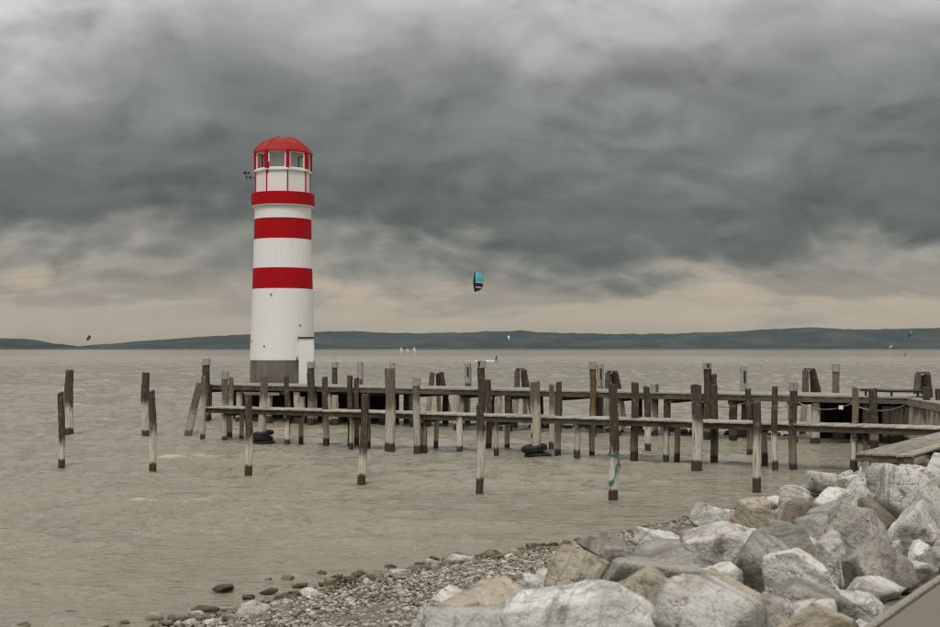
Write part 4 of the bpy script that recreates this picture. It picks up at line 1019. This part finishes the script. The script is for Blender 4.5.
def build_gravel():
    # pebbles of the little beach: one mesh, nobody could count them
    rg = np.random.default_rng(9); V0, F0 = ico(1); vs = []; fs = []; tone = []; b = 0; n = 0
    cand = 0
    while n < 27000 and cand < 260000:
        cand += 1; t = rg.uniform(4, 26); s = rg.uniform(3.6, 9.35); bd = rock_bound(t)
        if s < bd - 1.3: continue
        p = from_st(s, t); z = ground(p.x, p.y); X, Y = to_px((p.x, p.y, z))
        if not (60 < X < 760 and Y < 720): continue
        r = .010 + .023 * rg.random() ** 2.2 + (0.03 * rg.random() if rg.random() < .05 else 0)
        a = rg.random() * 6.28; ca, sa = math.cos(a), math.sin(a); sc = np.array([1.25, .9, .62]) * r * rg.uniform(.8, 1.2, 3)
        Q = V0 * (1 + .18 * rg.normal(size=(len(V0), 1))) * sc; Q = np.stack([Q[:, 0] * ca - Q[:, 1] * sa, Q[:, 0] * sa + Q[:, 1] * ca, Q[:, 2]], 1)
        nz = 0.05 * 0
        vs.append(Q + np.array([p.x, p.y, z + r * .35 + rg.uniform(-.01, .035)])); fs.append(F0 + b); b += len(V0); tone.append(np.full(len(V0), min(1, max(0, rg.normal(.5, .26))))); n += 1
    V = np.concatenate(vs); F = np.concatenate(fs); T = np.concatenate(tone)
    me = bpy.data.meshes.new('gravel'); me.vertices.add(len(V)); me.vertices.foreach_set('co', V.ravel().astype(np.float32)); me.loops.add(F.size); me.loops.foreach_set('vertex_index', F.ravel().astype(np.int32))
    me.polygons.add(len(F)); me.polygons.foreach_set('loop_start', np.arange(0, F.size, 3, dtype=np.int32)); me.update(); me.validate()
    at = me.attributes.new('tone', 'FLOAT', 'POINT'); at.data.foreach_set('value', T.astype(np.float32)); me.materials.append(M['pebble'])
    o = bpy.data.objects.new('gravel', me); link(o); tag(o, 'mixed brown and pale pebbles of the small beach', 'gravel', kind='stuff')
build_gravel()

# ------------------------------------------------------------------ kites, surfer, sails
def kite(px, py, Y, span, label, mats, yaw=0.0, roll=0.0, mirror=1):
    c = at_y(px, py, Y); K = empty('kite', c); K.rotation_euler = (0, roll, yaw); tag(K, label, 'kite', 'kites over the lake')
    def surf(s):     # s from -1 (lower tip) to 1 (upper tip): leading edge, trailing edge
        z = s * span / 2; bulge = -span * .16 * (1 - s * s); ch = span * .40 * max(0.0, 1 - abs(s - .15) ** 3.2 / 1.25) ** .6 * (0.75 if s < -.8 else 1)
        le = Vector((-mirror * span * .21 + mirror * .04 * span * (1 - s * s) * -1, bulge, z)); te = Vector((-mirror * span * .21 + mirror * ch, bulge + .10 * span * (1 - s * s), z - .03 * span)); return le, te
    cuts = [(-1, -.55, 0), (-.55, -.46, 1), (-.46, -.06, 0), (-.06, .0, 1), (.0, .45, 2), (.45, .97, 2)]
    for a, b, mi in cuts:
        V = []; F = []; nu, nv = 6, 6
        for i in range(nu + 1):
            le, te = surf(a + (b - a) * i / nu)
            for j in range(nv + 1):
                q = le.lerp(te, j / nv); q.y -= span * .05 * math.sin(j / nv * math.pi); V.append(q)
        V2 = [v + Vector((0, .03, 0)) for v in V]; m = len(V)
        for i in range(nu):
            for j in range(nv):
                k = i * (nv + 1) + j; F.append((k, k + 1, k + nv + 2, k + nv + 1)); F.append((m + k + nv + 1, m + k + nv + 2, m + k + 1, m + k))
        mesh_obj('canopy_panel', V + V2, F, M[mats[mi]], K, smooth=True)
    mb = MB(); mb.tube([surf(s)[0] for s in np.linspace(-1, .97, 16)], [span * .02 + span * .04 * (1 - s * s) for s in np.linspace(-1, .97, 16)], 8); mb.build('leading_edge', M['black'], K, smooth=True)
    for s in (-.5, 0.1, .6):
        le, te = surf(s); mb = MB(); mb.tube([le, te], span * .014, 6); mb.build('strut', M[mats[0]], K)
def figure(loc, h, label, pose=0.0, board=True):
    """small rider: one skinned body, board as separate thing"""
    k = h / 1.75; J = {'pel': (0, 0, .80), 'che': (-.12, 0, 1.22), 'nec': (-.15, 0, 1.42), 'hea': (-.14, 0, 1.62), 'kl': (.22, -.05, .46), 'fl': (.30, 0, .06), 'kr': (-.22, -.05, .46), 'fr': (-.38, 0, .06), 'el': (.12, -.2, 1.22), 'hl': (.34, -.25, 1.38), 'er': (.08, .15, 1.22), 'hr': (.32, .05, 1.40)}
    E = [('pel', 'che'), ('che', 'nec'), ('nec', 'hea'), ('pel', 'kl'), ('kl', 'fl'), ('pel', 'kr'), ('kr', 'fr'), ('che', 'el'), ('el', 'hl'), ('che', 'er'), ('er', 'hr')]
    rad = {'pel': .16, 'che': .18, 'nec': .07, 'hea': .115, 'kl': .085, 'fl': .06, 'kr': .085, 'fr': .06, 'el': .05, 'hl': .045, 'er': .05, 'hr': .045}
    nm = list(J); o = mesh_obj('person', [tuple(c * k for c in J[a]) for a in nm], [], M['wetsuit']); me = o.data
    me.edges.add(len(E)); me.edges.foreach_set('vertices', [nm.index(a) for e in E for a in e]); me.update()
    md = o.modifiers.new('skin', 'SKIN')
    if not me.skin_vertices: bm = bmesh.new(); bm.from_mesh(me); bm.verts.layers.skin.verify(); bm.to_mesh(me); bm.free()
    for i, a in enumerate(nm):
        sv = me.skin_vertices[0].data[i]; sv.radius = (rad[a] * k,) * 2; sv.use_root = (a == 'pel')
    o.modifiers.new('sub', 'SUBSURF').levels = 1
    o.location = loc; o.rotation_euler = (0, pose, 0); tag(o, label, 'person', 'kite riders on the lake')
    if board:
        mb = MB(); mb.box((0, 0, 0), (1.4, .42, .05), 0, .02); b = mb.build('surfboard', M['black'], None, (loc[0], loc[1], loc[2] + .0)); b.rotation_euler.y = pose * .5; tag(b, 'black board under the crouching kite rider', 'board', 'boards of the kite riders')
def build_far():
    p = at_z(496, 361.2)
    kite(479.4, 282, p.y - 6, 5.4, 'teal and black kite high above the water with pale stripes', ('black', 'sailwhite', 'teal'))
    kite(89, 338.3, 1000, 4.6, 'tiny dark kite over the dip between the far hills', ('black', 'sailwhite', 'black'), .4, .5)
    kite(508.6, 338.5, 900, 4.2, 'tiny pale kite against the wooded hills past the teal kite', ('teal', 'sailwhite', 'sailwhite'), .3)
    kite(910, 334, 900, 5.0, 'tiny blue kite against the wooded hills', ('black', 'teal', 'teal'), .4, .3)
    kite(890.5, 346.8, 1100, 3.6, 'tiny white kite low over the far shore', ('sailwhite', 'sailwhite', 'sailwhite'), .2, .8)
    figure((p.x, p.y, .06), 1.7, 'crouching kite rider in dark wetsuit trailing a white wake', .15)
    # white wake behind the rider
    V = []; F = []
    for i in range(40):
        u = i / 39; x = p.x - .4 - u * 11.5; w = .16 + .5 * u
        for j, q in enumerate((-1, -.3, .3, 1)): V.append((x, p.y + q * w + .2 * math.sin(7 * u), .03 + (.22 * (1 - u) ** 2 + .08) * (1 if j in (1, 2) else 0) * (0.7 + .3 * math.sin(31 * u + j))))
        if i:
            for j in range(3): F.append(((i - 1) * 4 + j, (i - 1) * 4 + j + 1, i * 4 + j + 1, i * 4 + j))
    tag(mesh_obj('wake_foam', V, F, M['sailwhite'], smooth=True), 'streak of white foam behind the crouching rider', 'foam', kind='stuff')
    for x, y, h, lab in ((376, 353.2, 1.3, 'distant kite rider seen past the white porch'), (699.5, 353.2, 1.2, 'distant kite rider seen over the braced pier post'), (838, 353.4, 1.2, 'distant kite rider seen over the pale wide-collared post'), (905, 356.4, 1.6, 'distant upright kite rider nearest the quay'), (114.5, 351.2, 1.6, 'distant kite rider off the dip between the far hills'), (134, 352.3, 1.6, 'distant kite rider above the lone post pair'), (858, 352.4, 1.1, 'distant kite rider over the slim boardwalk post')):
        q = at_z(x, y); figure((q.x, q.y, .0), h, lab, random.uniform(-.3, .3), False)
    for x, h, lab in ((401.2, 6.6, 'middle-sized white sailboat of the distant trio'), (407.5, 4.2, 'lowest white sailboat between two taller ones'), (414.2, 7.0, 'tallest white sailboat of the distant trio')):
        q = at_z(x, 351.4); k = h / 6.6; S = empty('sailboat', (q.x, q.y, 0)); tag(S, lab, 'sailboat', 'sailing dinghies far out')
        V = []; F = []
        for i, (x_, w, z) in enumerate(((-2.2, .7, .55), (-1, .95, .5), (.5, .9, .52), (1.7, .5, .6), (2.4, .04, .7))):
            V += [(x_, -w, z), (x_, -w * .6, -.15), (x_, w * .6, -.15), (x_, w, z)]
            if i:
                for j in range(3): a = (i - 1) * 4 + j; F.append((a, a + 1, a + 5, a + 4))
                a = (i - 1) * 4; F.append((a + 3, a, a + 4, a + 7))
        F.append((3, 2, 1, 0)); mesh_obj('hull', V, F, M['sailwhite'], S)
        mb = MB(); mb.tube([(.5, 0, .4), (.5, 0, 6.7 * k)], .06, 6); mb.build('mast', M['steel'], S)
        V = []; F = []
        for i in range(7):
            u = i / 6; z = .9 + (6.5 * k - .9) * u; c_ = 2.5 * (1 - u) ** .8 + .05; V += [(.45, 0, z), (.45 - c_ * .5, -.16 * (1 - u), z), (.45 - c_, -.05, z)]
            if i:
                for j in range(2): a = (i - 1) * 3 + j; F.append((a, a + 1, a + 4, a + 3))
        o = mesh_obj('mainsail', V, F, M['sailwhite'], S, smooth=True); o.modifiers.new('thick', 'SOLIDIFY').thickness = .02
        o = mesh_obj('jib', [(.6, 0, 4.8 * k), (2.3, 0, .75), (.7, -.1, .85)], [(0, 1, 2)], M['sailwhite'], S); o.modifiers.new('thick', 'SOLIDIFY').thickness = .02
build_far()

# ------------------------------------------------------------------ haze over the lake
def build_haze():
    mb = MB(); x, y0, y1, z0, z1 = 17000, -300, 16500, -5, 420
    mb.box((0, (y0 + y1) / 2, (z0 + z1) / 2), (2 * x, y1 - y0, z1 - z0)); m = bpy.data.materials.new('haze_air'); m.use_nodes = True; g = N(m.node_tree)
    v = g.n('ShaderNodeVolumePrincipled'); v.inputs['Color'].default_value = (.66, .755, .80, 1); v.inputs['Density'].default_value = 2.1e-5; v.inputs['Anisotropy'].default_value = 0.0
    o = g.n('ShaderNodeOutputMaterial'); g.l(v.outputs[0], o.inputs['Volume']); ob = mb.build('haze', m); tag(ob, 'pale damp air over the lake', 'haze', kind='stuff')
build_haze()
